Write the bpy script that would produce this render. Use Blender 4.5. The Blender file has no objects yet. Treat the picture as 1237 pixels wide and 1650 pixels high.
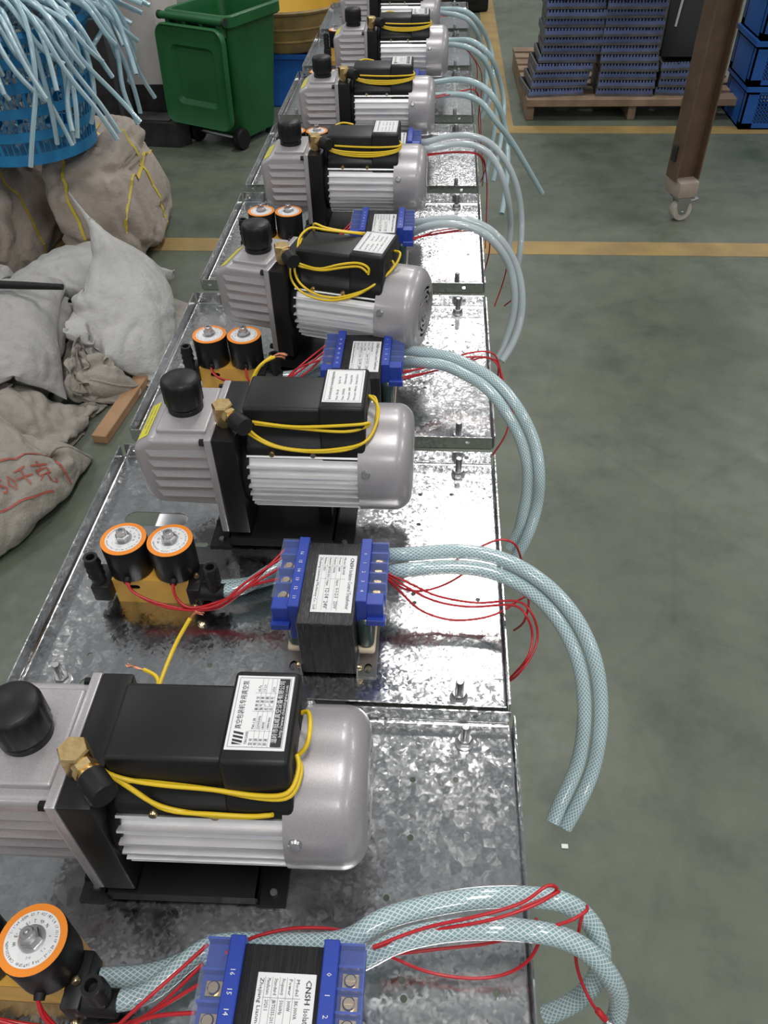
import bpy, bmesh, math, random
from mathutils import Vector, Matrix, noise, geometry
import numpy as np

PI = math.pi
TZ = 0.85                     # height of the tray row above the floor
scene = bpy.context.scene
COL = scene.collection

# ---------------------------------------------------------------- camera
F_PX, PITCH, YAW, ROLL = 1291.1, 0.7582, -0.0780, -0.0248
fwd = Vector((math.sin(YAW)*math.cos(PITCH), math.cos(YAW)*math.cos(PITCH), -math.sin(PITCH)))
rgt0 = Vector((math.cos(YAW), -math.sin(YAW), 0)); up0 = rgt0.cross(fwd)
rgt = math.cos(ROLL)*rgt0 + math.sin(ROLL)*up0
upv = -math.sin(ROLL)*rgt0 + math.cos(ROLL)*up0
cam_data = bpy.data.cameras.new('camera')
cam_data.sensor_fit = 'VERTICAL'; cam_data.sensor_height = 24.0
cam_data.lens = F_PX/1650*24.0
cam_data.clip_start = 0.02; cam_data.clip_end = 100
cam = bpy.data.objects.new('camera', cam_data); COL.objects.link(cam)
M3 = Matrix((rgt, upv, -fwd)).transposed()
cam.matrix_world = Matrix.Translation((0.3507, -0.3679, 0.5805+TZ)) @ M3.to_4x4()
scene.camera = cam

# ---------------------------------------------------------------- light
world = bpy.data.worlds.new('world'); scene.world = world; world.use_nodes = True
bg = world.node_tree.nodes['Background']
bg.inputs[0].default_value = (0.93, 0.97, 1.0, 1); bg.inputs[1].default_value = 0.28
def area_light(name, loc, sx, sy, power, col=(1, 0.985, 0.96)):
    d = bpy.data.lights.new(name, 'AREA'); d.shape = 'RECTANGLE'; d.size = sx; d.size_y = sy
    d.energy = power; d.color = col
    o = bpy.data.objects.new(name, d); COL.objects.link(o); o.location = loc
    return o
# rows of ceiling lamps hung 4.4 m above the hall floor
for lx in (-3.2, 0.62, 4.4):
    for ly in (-4.9, -0.8, 3.3, 7.4):
        area_light('ceiling_lamp', (lx, ly, 4.4), 0.55, 1.35, 54 if lx == 0.62 else 37 if lx < 0 else 56)
scene.view_settings.view_transform = 'Standard'; scene.view_settings.look = 'None'
scene.view_settings.gamma = 1.0; scene.view_settings.use_curve_mapping = False
scene.view_settings.exposure = 0.0

# ---------------------------------------------------------------- materials
MAT = {}
def mat(name, col, rough=0.5, metal=0.0, **kw):
    m = bpy.data.materials.new(name); m.use_nodes = True
    b = m.node_tree.nodes['Principled BSDF']
    b.inputs['Base Color'].default_value = (*col, 1); b.inputs['Roughness'].default_value = rough
    b.inputs['Metallic'].default_value = metal
    for k, v in kw.items(): b.inputs[k].default_value = v
    MAT[name] = m
    return m
class NT:
    """tiny node helper"""
    def __init__(s, m): s.t = m.node_tree; s.b = s.t.nodes['Principled BSDF']
    def n(s, typ, **kw):
        o = s.t.nodes.new(typ)
        for k, v in kw.items():
            if k.startswith('i_'):
                key = k[2:]; key = int(key) if key.isdigit() else key.replace('_', ' ')
                o.inputs[key].default_value = v
            else: setattr(o, k, v)
        return o
    def l(s, a, b): s.t.links.new(a, b)
    def coord(s, kind='Object', scale=(1, 1, 1)):
        c = s.n('ShaderNodeTexCoord'); mp = s.n('ShaderNodeMapping'); mp.inputs['Scale'].default_value = scale
        s.l(c.outputs[kind], mp.inputs[0]); return mp.outputs[0]
    def noise(s, vec, scale, detail=3, rough=0.55):
        o = s.n('ShaderNodeTexNoise'); o.inputs['Scale'].default_value = scale
        o.inputs['Detail'].default_value = detail; o.inputs['Roughness'].default_value = rough
        s.l(vec, o.inputs['Vector']); return o
    def ramp(s, fac, stops):
        r = s.n('ShaderNodeValToRGB'); e = r.color_ramp.elements
        while len(e) < len(stops): e.new(0.5)
        for i, (p, c) in enumerate(stops):
            e[i].position = p; e[i].color = (*c, 1) if len(c) == 3 else c
        s.l(fac, r.inputs[0]); return r.outputs[0]
    def bump(s, h, strength=0.3, dist=0.01):
        b = s.n('ShaderNodeBump'); b.inputs['Strength'].default_value = strength; b.inputs['Distance'].default_value = dist
        s.l(h, b.inputs['Height']); s.l(b.outputs[0], s.b.inputs['Normal']); return b
    def math(s, op, a, b=None):
        o = s.n('ShaderNodeMath'); o.operation = op
        for i, x in enumerate((a, b)):
            if x is None: continue
            if isinstance(x, (int, float)): o.inputs[i].default_value = x
            else: s.l(x, o.inputs[i])
        return o.outputs[0]
    def maprange(s, v, a, b, c, d):
        o = s.n('ShaderNodeMapRange')
        for i, x in enumerate((a, b, c, d)): o.inputs[i+1].default_value = x
        s.l(v, o.inputs[0]); return o.outputs[0]

# galvanised sheet: every zinc crystal tilts the reflection a little its own way
m = mat('galvanised', (0.60, 0.61, 0.62), 0.2, 1.0); t = NT(m)
v = t.coord('Object'); wn = t.noise(v, 120, 2); mixv = t.n('ShaderNodeVectorMath'); mixv.operation = 'ADD'
sc_ = t.n('ShaderNodeVectorMath'); sc_.operation = 'SCALE'; sc_.inputs['Scale'].default_value = 0.006
t.l(wn.outputs['Color'], sc_.inputs[0]); t.l(v, mixv.inputs[0]); t.l(sc_.outputs[0], mixv.inputs[1])
geo = t.n('ShaderNodeNewGeometry'); acc = geo.outputs['Normal']; seps = []
for scale, amp in ((420, 0.070), (150, 0.020)):
    vo = t.n('ShaderNodeTexVoronoi'); vo.inputs['Scale'].default_value = scale; t.l(mixv.outputs[0], vo.inputs['Vector'])
    sb = t.n('ShaderNodeVectorMath'); sb.operation = 'SUBTRACT'; t.l(vo.outputs['Color'], sb.inputs[0]); sb.inputs[1].default_value = (.5, .5, .5)
    sl_ = t.n('ShaderNodeVectorMath'); sl_.operation = 'SCALE'; sl_.inputs['Scale'].default_value = amp; t.l(sb.outputs[0], sl_.inputs[0])
    ad = t.n('ShaderNodeVectorMath'); ad.operation = 'ADD'; t.l(acc, ad.inputs[0]); t.l(sl_.outputs[0], ad.inputs[1]); acc = ad.outputs[0]
    se = t.n('ShaderNodeSeparateColor'); t.l(vo.outputs['Color'], se.inputs[0]); seps.append(se)
nm_ = t.n('ShaderNodeVectorMath'); nm_.operation = 'NORMALIZE'; t.l(acc, nm_.inputs[0])
big = t.noise(v, 9, 4); bp = t.n('ShaderNodeBump'); bp.inputs['Strength'].default_value = .03; bp.inputs['Distance'].default_value = .004
t.l(big.outputs[0], bp.inputs['Height']); t.l(nm_.outputs[0], bp.inputs['Normal']); t.l(bp.outputs[0], t.b.inputs['Normal'])
t.l(t.ramp(seps[0].outputs[0], [(0, (0.47, 0.475, 0.48)), (1, (0.58, 0.585, 0.59))]), t.b.inputs['Base Color'])
t.l(t.math('ADD', t.maprange(seps[1].outputs[1], 0, 1, 0.13, 0.22), t.maprange(big.outputs[0], 0.3, 0.7, -0.03, 0.06)), t.b.inputs['Roughness'])

mat('edge_steel', (0.55, 0.56, 0.57), 0.3, 1.0)
mat('zinc', (0.50, 0.50, 0.51), 0.32, 1.0)
# silver enamel of the pump casings
for nm, c, r in (('silver_paint', (0.405, 0.382, 0.392), 0.38),):
    m = mat(nm, c, r, 0.35); t = NT(m); v = t.coord('Object')
    n1 = t.noise(v, 900, 2); t.l(t.ramp(n1.outputs[0], [(0.3, tuple(x*0.92 for x in c)), (0.75, tuple(min(1, x*1.12) for x in c))]), t.b.inputs['Base Color'])
    t.b.inputs['Coat Weight'].default_value = 0.35; t.b.inputs['Coat Roughness'].default_value = 0.12
m = mat('aluminium', (0.86, 0.85, 0.85), 0.36, 0.7); t = NT(m); v = t.coord('Object'); n1 = t.noise(v, 60, 2); t.l(t.maprange(n1.outputs[0], 0.3, 0.7, 0.32, 0.42), t.b.inputs['Roughness'])
m = mat('black_paint', (0.007, 0.007, 0.0075), 0.45, 0.0, **{'Specular IOR Level': 0.32}); t = NT(m); v = t.coord('Object'); n1 = t.noise(v, 400, 2); t.bump(n1.outputs[0], 0.05, 0.001)
m = mat('black_plastic', (0.010, 0.010, 0.0105), 0.42, 0.0, **{'Specular IOR Level': 0.34}); t = NT(m); v = t.coord('Object'); n1 = t.noise(v, 700, 2); t.bump(n1.outputs[0], 0.06, 0.0006)
mat('black_rubber', (0.009, 0.009, 0.009), 0.5, 0.0, **{'Specular IOR Level': 0.3})
mat('dark_hole', (0.006, 0.006, 0.006), 0.8)  # near-black that stands for the shade inside openings
m = mat('brass', (0.66, 0.46, 0.20), 0.34, 1.0); t = NT(m); v = t.coord('Object'); n1 = t.noise(v, 250, 3)
t.l(t.ramp(n1.outputs[0], [(0.3, (0.66, 0.45, 0.19)), (0.7, (0.84, 0.64, 0.32))]), t.b.inputs['Base Color'])
mat('brass_screw', (0.75, 0.58, 0.34), 0.25, 1.0)
mat('copper', (0.72, 0.30, 0.16), 0.35, 1.0)
mat('yellow_wire', (0.80, 0.55, 0.02), 0.34)
mat('red_wire', (0.50, 0.016, 0.024), 0.3)
mat('paper_white', (0.78, 0.78, 0.78), 0.4)
mat('ink', (0.02, 0.02, 0.022), 0.5)
mat('ink_grey', (0.16, 0.16, 0.17), 0.5)
mat('ink_white', (0.75, 0.76, 0.78), 0.5)
mat('sticker_yellow', (0.72, 0.66, 0.05), 0.45)
mat('orange_ring', (0.85, 0.26, 0.02), 0.4)
mat('orange_bracket', (0.72, 0.40, 0.07), 0.42)
mat('blue_terminal', (0.022, 0.055, 0.36), 0.35)
mat('cream_paper', (0.70, 0.58, 0.42), 0.6)
mat('green_tape', (0.03, 0.055, 0.05), 0.25)
m = mat('clear_plastic', (0.45, 0.55, 0.80), 0.06, 0.0, **{'Alpha': 0.07})
# laminated transformer core
m = mat('laminated_core', (0.012, 0.012, 0.013), 0.3); t = NT(m)
v = t.coord('Object', (420, 6, 6)); n1 = t.noise(v, 3, 3, 0.7); t.bump(n1.outputs[0], 0.5, 0.0015)
t.l(t.maprange(n1.outputs[0], 0.35, 0.7, 0.18, 0.42), t.b.inputs['Roughness'])
# braided PVC hose
def hose_mat(name, clear, thread, nthr, pitch, a_clear, width):
    m = mat(name, clear, 0.13); t = NT(m)
    uv = t.n('ShaderNodeUVMap'); sx = t.n('ShaderNodeSeparateXYZ'); t.l(uv.outputs[0], sx.inputs[0])
    a = t.math('MULTIPLY', sx.outputs[0], float(nthr)); b = t.math('MULTIPLY', sx.outputs[1], float(pitch))
    masks = []
    for op in ('ADD', 'SUBTRACT'):
        fr = t.math('FRACT', t.math(op, a, b)); masks.append(t.math('LESS_THAN', fr, width))
    mk = t.math('MAXIMUM', *masks)
    mx = t.n('ShaderNodeMix'); mx.data_type = 'RGBA'; t.l(mk, mx.inputs[0])
    mx.inputs[6].default_value = (*clear, 1); mx.inputs[7].default_value = (*thread, 1)
    t.l(mx.outputs[2], t.b.inputs['Base Color'])
    t.l(t.maprange(mk, 0, 1, a_clear, 0.97), t.b.inputs['Alpha'])
    t.bump(mk, 0.25, 0.0006)
    t.b.inputs['Coat Weight'].default_value = 0.6; t.b.inputs['Coat Roughness'].default_value = 0.06
    return m
hose_mat('braided_hose', (0.33, 0.50, 0.53), (0.66, 0.76, 0.77), 13, 225, 0.74, 0.27)
mat('clear_hose', (0.52, 0.68, 0.71), 0.12, 0.0, **{'Alpha': 0.80, 'Coat Weight': 0.6, 'Coat Roughness': 0.05})
m = mat('printed_hose', (0.62, 0.70, 0.72), 0.12, 0.0, **{'Alpha': 0.66, 'Coat Weight': 0.6, 'Coat Roughness': 0.05})
hose_mat('offcut_hose', (0.40, 0.58, 0.66), (0.58, 0.74, 0.80), 2, 0.0, 0.85, 0.3)

# ---------------------------------------------------------------- mesh helpers
class MB:
    def __init__(s): s.v = []; s.f = []; s.uv = None
    def add(s, vs, fs):
        k = len(s.v); s.v += [tuple(x) for x in vs]; s.f += [tuple(i+k for i in f) for f in fs]; return s
    def box(s, x0, x1, y0, y1, z0, z1):
        return s.add([(x0,y0,z0),(x1,y0,z0),(x1,y1,z0),(x0,y1,z0),(x0,y0,z1),(x1,y0,z1),(x1,y1,z1),(x0,y1,z1)],
                     [(0,3,2,1),(4,5,6,7),(0,1,5,4),(1,2,6,5),(2,3,7,6),(3,0,4,7)])
    def rbox(s, x0, x1, y0, y1, z0, z1, bev=0.002, seg=2):
        bm = bmesh.new(); bmesh.ops.create_cube(bm, size=1)
        for v in bm.verts: v.co = Vector(((x0+x1)/2+v.co.x*(x1-x0), (y0+y1)/2+v.co.y*(y1-y0), (z0+z1)/2+v.co.z*(z1-z0)))
        bmesh.ops.bevel(bm, geom=bm.edges[:], offset=bev, segments=seg, profile=0.5, affect='EDGES')
        return s.bm(bm)
    def bm(s, bm):
        bm.verts.index_update()
        s.add([v.co[:] for v in bm.verts], [[v.index for v in f.verts] for f in bm.faces]); bm.free(); return s
    def prism(s, poly, axis, a0, a1):
        """poly: 2D points, extruded along axis from a0 to a1. axis x:(y,z) y:(x,z) z:(x,y)"""
        n = len(poly)
        mk = {'x': lambda p, a: (a, p[0], p[1]), 'y': lambda p, a: (p[0], a, p[1]), 'z': lambda p, a: (p[0], p[1], a)}[axis]
        vs = [mk(p, a0) for p in poly] + [mk(p, a1) for p in poly]
        fs = [tuple(range(n)), tuple(range(2*n-1, n-1, -1))] + [(i, i+n, (i+1) % n + n, (i+1) % n) for i in range(n)]
        return s.add(vs, fs)
    def lathe(s, prof, org=(0,0,0), axis=(0,0,1), n=32, cap=True):
        """prof: list of (r, h)"""
        ax = Vector(axis).normalized(); q = ax.to_track_quat('Z', 'Y'); org = Vector(org); k = len(s.v)
        for r, h in prof:
            for i in range(n):
                a = 2*PI*i/n; s.v.append(tuple(org + q @ Vector((r*math.cos(a), r*math.sin(a), h))))
        for j in range(len(prof)-1):
            for i in range(n):
                s.f.append((k+j*n+i, k+j*n+(i+1) % n, k+(j+1)*n+(i+1) % n, k+(j+1)*n+i))
        if cap:
            s.f.append(tuple(k+n-1-i for i in range(n))); s.f.append(tuple(k+(len(prof)-1)*n+i for i in range(n)))
        return s
    def cyl(s, p0, p1, r, n=16, r1=None):
        p0 = Vector(p0); p1 = Vector(p1); d = p1-p0
        return s.lathe([(r, 0), (r if r1 is None else r1, d.length)], p0, d, n)
    def tube(s, pts, r, n=8, closed=False):
        pts = [Vector(p) for p in pts]; k = len(s.v); up = None; m = len(pts)
        for i, p in enumerate(pts):
            t = (pts[min(i+1, m-1)]-pts[max(i-1, 0)]).normalized()
            if up is None: up = t.orthogonal().normalized()
            up = (up - t*up.dot(t)).normalized(); w = t.cross(up)
            rr = r[i] if isinstance(r, (list, tuple)) else r
            for j in range(n):
                a = 2*PI*j/n; s.v.append(tuple(p + up*math.cos(a)*rr + w*math.sin(a)*rr))
        for i in range(m-1):
            for j in range(n):
                s.f.append((k+i*n+j, k+i*n+(j+1) % n, k+(i+1)*n+(j+1) % n, k+(i+1)*n+j))
        s.f.append(tuple(k+n-1-j for j in range(n))); s.f.append(tuple(k+(m-1)*n+j for j in range(n)))
        return s
    def xf(s, M):
        s.v = [tuple(M @ Vector(p)) for p in s.v]; return s
    def join(s, o, M=None):
        return s.add([(M @ Vector(p))[:] for p in o.v] if M else o.v, o.f)
    def mesh(s, name, material=None, smooth=True, ang=35):
        me = bpy.data.meshes.new(name); me.from_pydata(s.v, [], s.f); me.validate(); me.update()
        if smooth:
            me.polygons.foreach_set('use_smooth', [True]*len(me.polygons)); me.set_sharp_from_angle(angle=math.radians(ang))
        if material: me.materials.append(MAT[material])
        return me
    def build(s, name, material, parent=None, smooth=True, ang=35, loc=None):
        o = bpy.data.objects.new(name, s.mesh(name, material, smooth, ang)); COL.objects.link(o)
        if parent: o.parent = parent
        if loc: o.location = loc
        return o
def spline(pts, sub=6):
    P = [Vector(p) for p in pts]; out = []
    for i in range(len(P)-1):
        a = P[max(i-1, 0)]; b = P[i]; c = P[i+1]; d = P[min(i+2, len(P)-1)]
        for k in range(sub):
            t = k/sub
            out.append(0.5*((2*b)+(c-a)*t+(2*a-5*b+4*c-d)*t*t+(3*b-a-3*c+d)*t**3))
    out.append(P[-1]); return out
def smooth_path(P, it=2):
    P = [Vector(p) for p in P]
    for _ in range(it):
        P = [P[0]] + [(P[i-1]+2*P[i]+P[i+1])/4 for i in range(1, len(P)-1)] + [P[-1]]
    return P
def hose_mesh(name, pts, r, material, n=16, inner=0.68):
    """hollow hose wall with UV: u round the hose, v metres along it"""
    P = [Vector(p) for p in pts]; m = len(P); up = None; vs = []; dist = 0; D = []
    rings = []
    for i, p in enumerate(P):
        t = (P[min(i+1, m-1)]-P[max(i-1, 0)]).normalized()
        if up is None: up = t.orthogonal().normalized()
        up = (up - t*up.dot(t)).normalized(); rings.append((p, up.copy(), t.cross(up)))
        if i: dist += (p-P[i-1]).length
        D.append(dist)
    fs, uvs = [], []
    for rr in (r, r*inner):
        for p, a, b in rings:
            for j in range(n):
                an = 2*PI*j/n; vs.append(p + a*math.cos(an)*rr + b*math.sin(an)*rr)
    for s_ in (0, 1):
        base = s_*m*n
        for i in range(m-1):
            for j in range(n):
                q = [(i, j, j), (i, (j+1) % n, j+1), (i+1, (j+1) % n, j+1), (i+1, j, j)]
                if s_: q.reverse()
                fs.append([base+a*n+b for a, b, c in q]); uvs.append([(c/n, D[a]) for a, b, c in q])
    for i, rev in ((0, False), (m-1, True)):
        for j in range(n):
            q = [i*n+j, m*n+i*n+j, m*n+i*n+(j+1) % n, i*n+(j+1) % n]
            if rev: q.reverse()
            fs.append(q); uvs.append([(j/n, D[i])]*4)
    me = bpy.data.meshes.new(name); me.from_pydata([tuple(v) for v in vs], [], fs)
    uvl = me.uv_layers.new(name='UVMap'); uvl.data.foreach_set('uv', [c for f in uvs for q in f for c in q])
    me.polygons.foreach_set('use_smooth', [True]*len(me.polygons)); me.update()
    me.set_sharp_from_angle(angle=math.radians(50))
    me.materials.append(MAT[material]); return me
def empty(name, loc, rz=0.0):
    o = bpy.data.objects.new(name, None); COL.objects.link(o); o.location = loc; o.rotation_euler = (0, 0, rz)
    o.empty_display_size = 0.02; return o
def tag(o, label, cat, group=None):
    o['label'] = label; o['category'] = cat
    if group: o['group'] = group
    return o
def struct(o): o['kind'] = 'structure'; return o
def copy_parts(src, dst, skip=()):
    for ch in list(src.children):
        if ch.name.split('.')[0] in skip: continue
        c = ch.copy(); COL.objects.link(c); c.parent = dst
        for g in list(ch.children):
            d = g.copy(); COL.objects.link(d); d.parent = c
def link_obj(name, me, parent=None):
    o = bpy.data.objects.new(name, me); COL.objects.link(o)
    if parent: o.parent = parent
    return o

# text as real flat lettering
_tc = bpy.data.curves.new('lettering_source', 'FONT'); _tc.resolution_u = 1
_to = bpy.data.objects.new('lettering_source', _tc); COL.objects.link(_to)
_tcache = {}
def glyphs(body):
    if body not in _tcache:
        _tc.body = body; bpy.context.view_layer.update()
        dg = bpy.context.evaluated_depsgraph_get(); me = bpy.data.meshes.new_from_object(_to.evaluated_get(dg))
        vs = [v.co.copy() for v in me.vertices]; fs = [tuple(p.vertices) for p in me.polygons]
        bpy.data.meshes.remove(me); _tcache[body] = (vs, fs)
    return _tcache[body]
def put_text(mb, body, M, x, y, h, width=None, aspect=1.0, rot=0.0, centre=False):
    """letters of height h (cap height ~0.7) from (x, y) in the plane given by matrix M"""
    vs, fs = glyphs(body)
    if not vs: return
    w = max(v.x for v in vs); sx = h*aspect if width is None else width/w
    ox = -w*sx/2 if centre else 0
    c, s_ = math.cos(rot), math.sin(rot)
    out = []
    for v in vs:
        px, py = v.x*sx+ox, v.y*h
        out.append(M @ Vector((x+px*c-py*s_, y+px*s_+py*c, 0)))
    mb.add(out, fs)
def put_line(mb, M, x0, y0, x1, y1, w):
    mb.add([M @ Vector(p) for p in ((x0, y0-w/2, 0), (x1, y0-w/2, 0), (x1, y1+w/2, 0), (x0, y1+w/2, 0))] if y0 == y1 else
           [M @ Vector(p) for p in ((x0-w/2, y0, 0), (x1+w/2, y0, 0), (x1+w/2, y1, 0), (x0-w/2, y1, 0))], [(0, 1, 2, 3)])
def frame_matrix(org, ux, uy):
    ux = Vector(ux).normalized(); uy = Vector(uy).normalized(); uz = ux.cross(uy)
    M = Matrix((ux, uy, uz)).transposed().to_4x4(); M.translation = Vector(org); return M
def holed_plate(outline, holes):
    """2D polygon with holes -> (verts2d, tris)"""
    loops = [[Vector((x, y, 0)) for x, y in outline]] + [[Vector((x, y, 0)) for x, y in h] for h in holes]
    tris = geometry.tessellate_polygon(loops)
    return [(p.x, p.y) for l in loops for p in l], [tuple(f) for f in tris]
def circle(cx, cy, r, n=12, sx=1.0, sy=1.0):
    return [(cx+r*sx*math.cos(2*PI*i/n), cy+r*sy*math.sin(2*PI*i/n)) for i in range(n)]
def slot(x0, x1, y, r, n=8):
    return [(x1-r+r*math.cos(a), y+r*math.sin(a)) for a in [(-0.5+i/n)*PI for i in range(n+1)]] + \
           [(x0+r-r*math.cos(a), y-r*math.sin(a)) for a in [(-0.5+i/n)*PI for i in range(n+1)]]

# ================================================================ setting: floor
m = mat('floor_paint', (0.13, 0.145, 0.12), 0.42); t = NT(m); v = t.coord('Object')
n1 = t.noise(v, 1.6, 5, 0.6); n2 = t.noise(v, 14, 4, 0.65); n3 = t.noise(v, 120, 2)
c1 = t.ramp(n1.outputs[0], [(0.3, (0.100, 0.118, 0.088)), (0.55, (0.132, 0.150, 0.115)), (0.75, (0.165, 0.180, 0.145))])
mx = t.n('ShaderNodeMix'); mx.data_type = 'RGBA'; mx.blend_type = 'MULTIPLY'; mx.inputs[0].default_value = 0.7
t.l(c1, mx.inputs[6]); n4 = t.noise(v, 4.5, 6, 0.7); t.l(t.ramp(n4.outputs[0], [(0.34, (0.52, 0.57, 0.56)), (0.5, (0.92, 0.93, 0.90)), (0.66, (1.15, 1.12, 1.12))]), mx.inputs[7])
vo = t.n('ShaderNodeTexVoronoi'); vo.feature = 'DISTANCE_TO_EDGE'; vo.inputs['Scale'].default_value = 1.1; t.l(v, vo.inputs['Vector'])
mx2 = t.n('ShaderNodeMix'); mx2.data_type = 'RGBA'; mx2.blend_type = 'MULTIPLY'; mx2.inputs[0].default_value = 0.12
t.l(mx.outputs[2], mx2.inputs[6]); t.l(t.ramp(vo.outputs['Distance'], [(0.0, (0.3, 0.3, 0.3)), (0.012, (1, 1, 1))]), mx2.inputs[7])
t.l(mx2.outputs[2], t.b.inputs['Base Color']); t.l(t.maprange(n2.outputs[0], 0.3, 0.7, 0.34, 0.55), t.b.inputs['Roughness'])
t.bump(n3.outputs[0], 0.04, 0.002)
m = mat('line_paint', (0.48, 0.33, 0.11), 0.5); t = NT(m); v = t.coord('Object'); n1 = t.noise(v, 7, 4)
t.l(t.ramp(n1.outputs[0], [(0.3, (0.27, 0.185, 0.075)), (0.65, (0.38, 0.26, 0.09))]), t.b.inputs['Base Color'])
fl = struct(MB().box(-7, 8, -3, 12, -0.05, 0).build('floor', 'floor_paint', smooth=False)); fl['label'] = 'green painted concrete factory floor'
for i, (x0, x1, y0, y1) in enumerate(((-3.0, 4.5, 2.62, 2.735), (0.62, 4.5, 3.99, 4.10), (0.62, 0.73, 4.10, 9.5)), 1):
    o = struct(MB().box(x0, x1, y0, y1, -0.02, 0.0012).build('trim_%d' % i, 'line_paint', smooth=False))
    o['label'] = 'ochre painted floor line'

# ================================================================ trays
TRAY_W, TRAY_D, TRAY_H = 0.42, 0.324, 0.0175
TRAYS = {1: (0.0048, -0.3321, 0.0053), 2: (0, 0, 0), 3: (0.0015, 0.3517, 0), 4: (0.0014, 0.715, -0.0002),
         5: (0.0012, 1.0764, -0.0017), 6: (0.0, 1.4613, 0), 7: (0.002, 1.8333, 0), 8: (0.002, 2.20, 0.0)}
ORD = {1: 'nearest', 2: 'second nearest', 3: 'third nearest', 4: 'fourth', 5: 'fifth', 6: 'sixth', 7: 'seventh', 8: 'farthest'}
def tray_mesh():
    mb = MB(); W, D, H = TRAY_W, TRAY_D, TRAY_H
    holes = [circle(x, y, 0.0024) for x, y in ((.0516,.047),(.0884,.0454),(.1616,.0408),(.3404,.272),(.3737,.2734),(.340,.2261),
             (.3245,.1825),(.3375,.1314),(.339,.1207),(.3985,.127))]
    holes += [slot(.031, .099, .2225, .0105), circle(.057, .017, .0042, sy=1.3), slot(.1135, .1275, .1875, .0032)]
    rb = .0024
    vs, fs = holed_plate([(rb, rb), (W-rb, rb), (W-rb, D-rb), (rb, D-rb)], holes)
    fs = [f if ((vs[f[1]][0]-vs[f[0]][0])*(vs[f[2]][1]-vs[f[0]][1])-(vs[f[1]][1]-vs[f[0]][1])*(vs[f[2]][0]-vs[f[0]][0])) > 0 else f[::-1] for f in fs]
    mb.add([(x, y, 0) for x, y in vs], fs)
    arc = [(rb-rb*math.sin(i*PI/14), rb-rb*math.cos(i*PI/14)) for i in range(8)]      # (distance from the outer face, height) round the fold
    for y, sgn in ((0.0, 1), (D, -1)):       # front and back lip, each with two holes
        for (d0, z0), (d1, z1) in zip(arc, arc[1:]):
            q = [(rb, y+sgn*d0, z0), (W-rb, y+sgn*d0, z0), (W-rb, y+sgn*d1, z1), (rb, y+sgn*d1, z1)]
            mb.add(q, [(0, 1, 2, 3) if sgn < 0 else (3, 2, 1, 0)])
        vs, fs = holed_plate([(rb, rb), (W-rb, rb), (W-rb, H), (rb, H)], [circle(.013, .0100, .0026), circle(W-.03, .0100, .0026)])
        out = []
        for f in fs:
            a, b, c = [Vector((vs[i][0], y, vs[i][1])) for i in f[:3]]
            nn = (b-a).cross(c-a); out.append(f if nn.y*sgn > 0 else f[::-1])
        mb.add([(x, y, z) for x, z in vs], out)
    for x, sgn in ((0.0, 1), (W, -1)):
        for (d0, z0), (d1, z1) in zip(arc+[], arc[1:]+[]):
            q = [(x+sgn*d0, rb, z0), (x+sgn*d0, D-rb, z0), (x+sgn*d1, D-rb, z1), (x+sgn*d1, rb, z1)]
            mb.add(q, [(0, 1, 2, 3) if sgn > 0 else (3, 2, 1, 0)])
        mb.add([(x, rb, rb), (x, D-rb, rb), (x, D-rb, H), (x, rb, H)], [(0, 1, 2, 3) if sgn > 0 else (3, 2, 1, 0)])
    return mb.mesh('tray_sheet', 'galvanised', smooth=False)
tmesh = tray_mesh()
bolt_me = MB().lathe([(0.0035, 0), (0.0035, 0.0225), (0.0028, 0.0238)], n=14).mesh('bolt', 'zinc')
nb = MB().lathe([(0.0078, 0), (0.0078, 0.0012), (0.0066, 0.0016)], n=20); nb.lathe([(0.0066, 0.0014), (0.0066, 0.0064), (0.0058, 0.0074)], n=6)
nut_me = nb.mesh('nut', 'zinc')
TN = {k: 'galvanised steel tray with upturned lips, %s from the camera' % ORD[k] for k in ORD}
TN[1] = 'nearest galvanised tray, cut off by the bottom of the photo'; TN[2] = 'galvanised steel tray with upturned lips, second from the camera'
TN[3] = 'galvanised tray under the askew pump, third from the camera'; TN[8] = 'farthest galvanised tray at the top of the photo'
for k, (tx, ty, ta) in TRAYS.items():
    r = empty('metal_tray', (tx, ty, TZ), ta)
    tag(r, TN[k],
        'tray', 'galvanised trays in a row')
    s_ = link_obj('sheet', tmesh, r); md = s_.modifiers.new('thickness', 'SOLIDIFY'); md.thickness = 0.0012; md.offset = -1
    for bx, by in ((.380, .018), (.381, .306), (.0376, .0185), (.040, .309)):
        b = link_obj('bolt', bolt_me, r); b.location = (bx, by, 0); link_obj('nut', nut_me, b)

# steel rack carrying the trays
rk = tag(empty('tray_rack', (0, 0, 0)), 'steel rail rack carrying the row of metal trays', 'rack')
for x in (.064, .283):
    MB().rbox(x, x+.034, -.45, 2.62, TZ-.0315, TZ-.0013, .002).build('rail', 'zinc', rk)
for y in (-.3, .75, 1.7, 2.5):
    for x in (.066, .285): MB().rbox(x, x+.03, y, y+.03, 0, TZ-.0315, .002).build('leg', 'edge_steel', rk)
    MB().rbox(.096, .285, y, y+.03, TZ-.08, TZ-.05, .002).build('cross_bar', 'edge_steel', rk)

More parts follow.
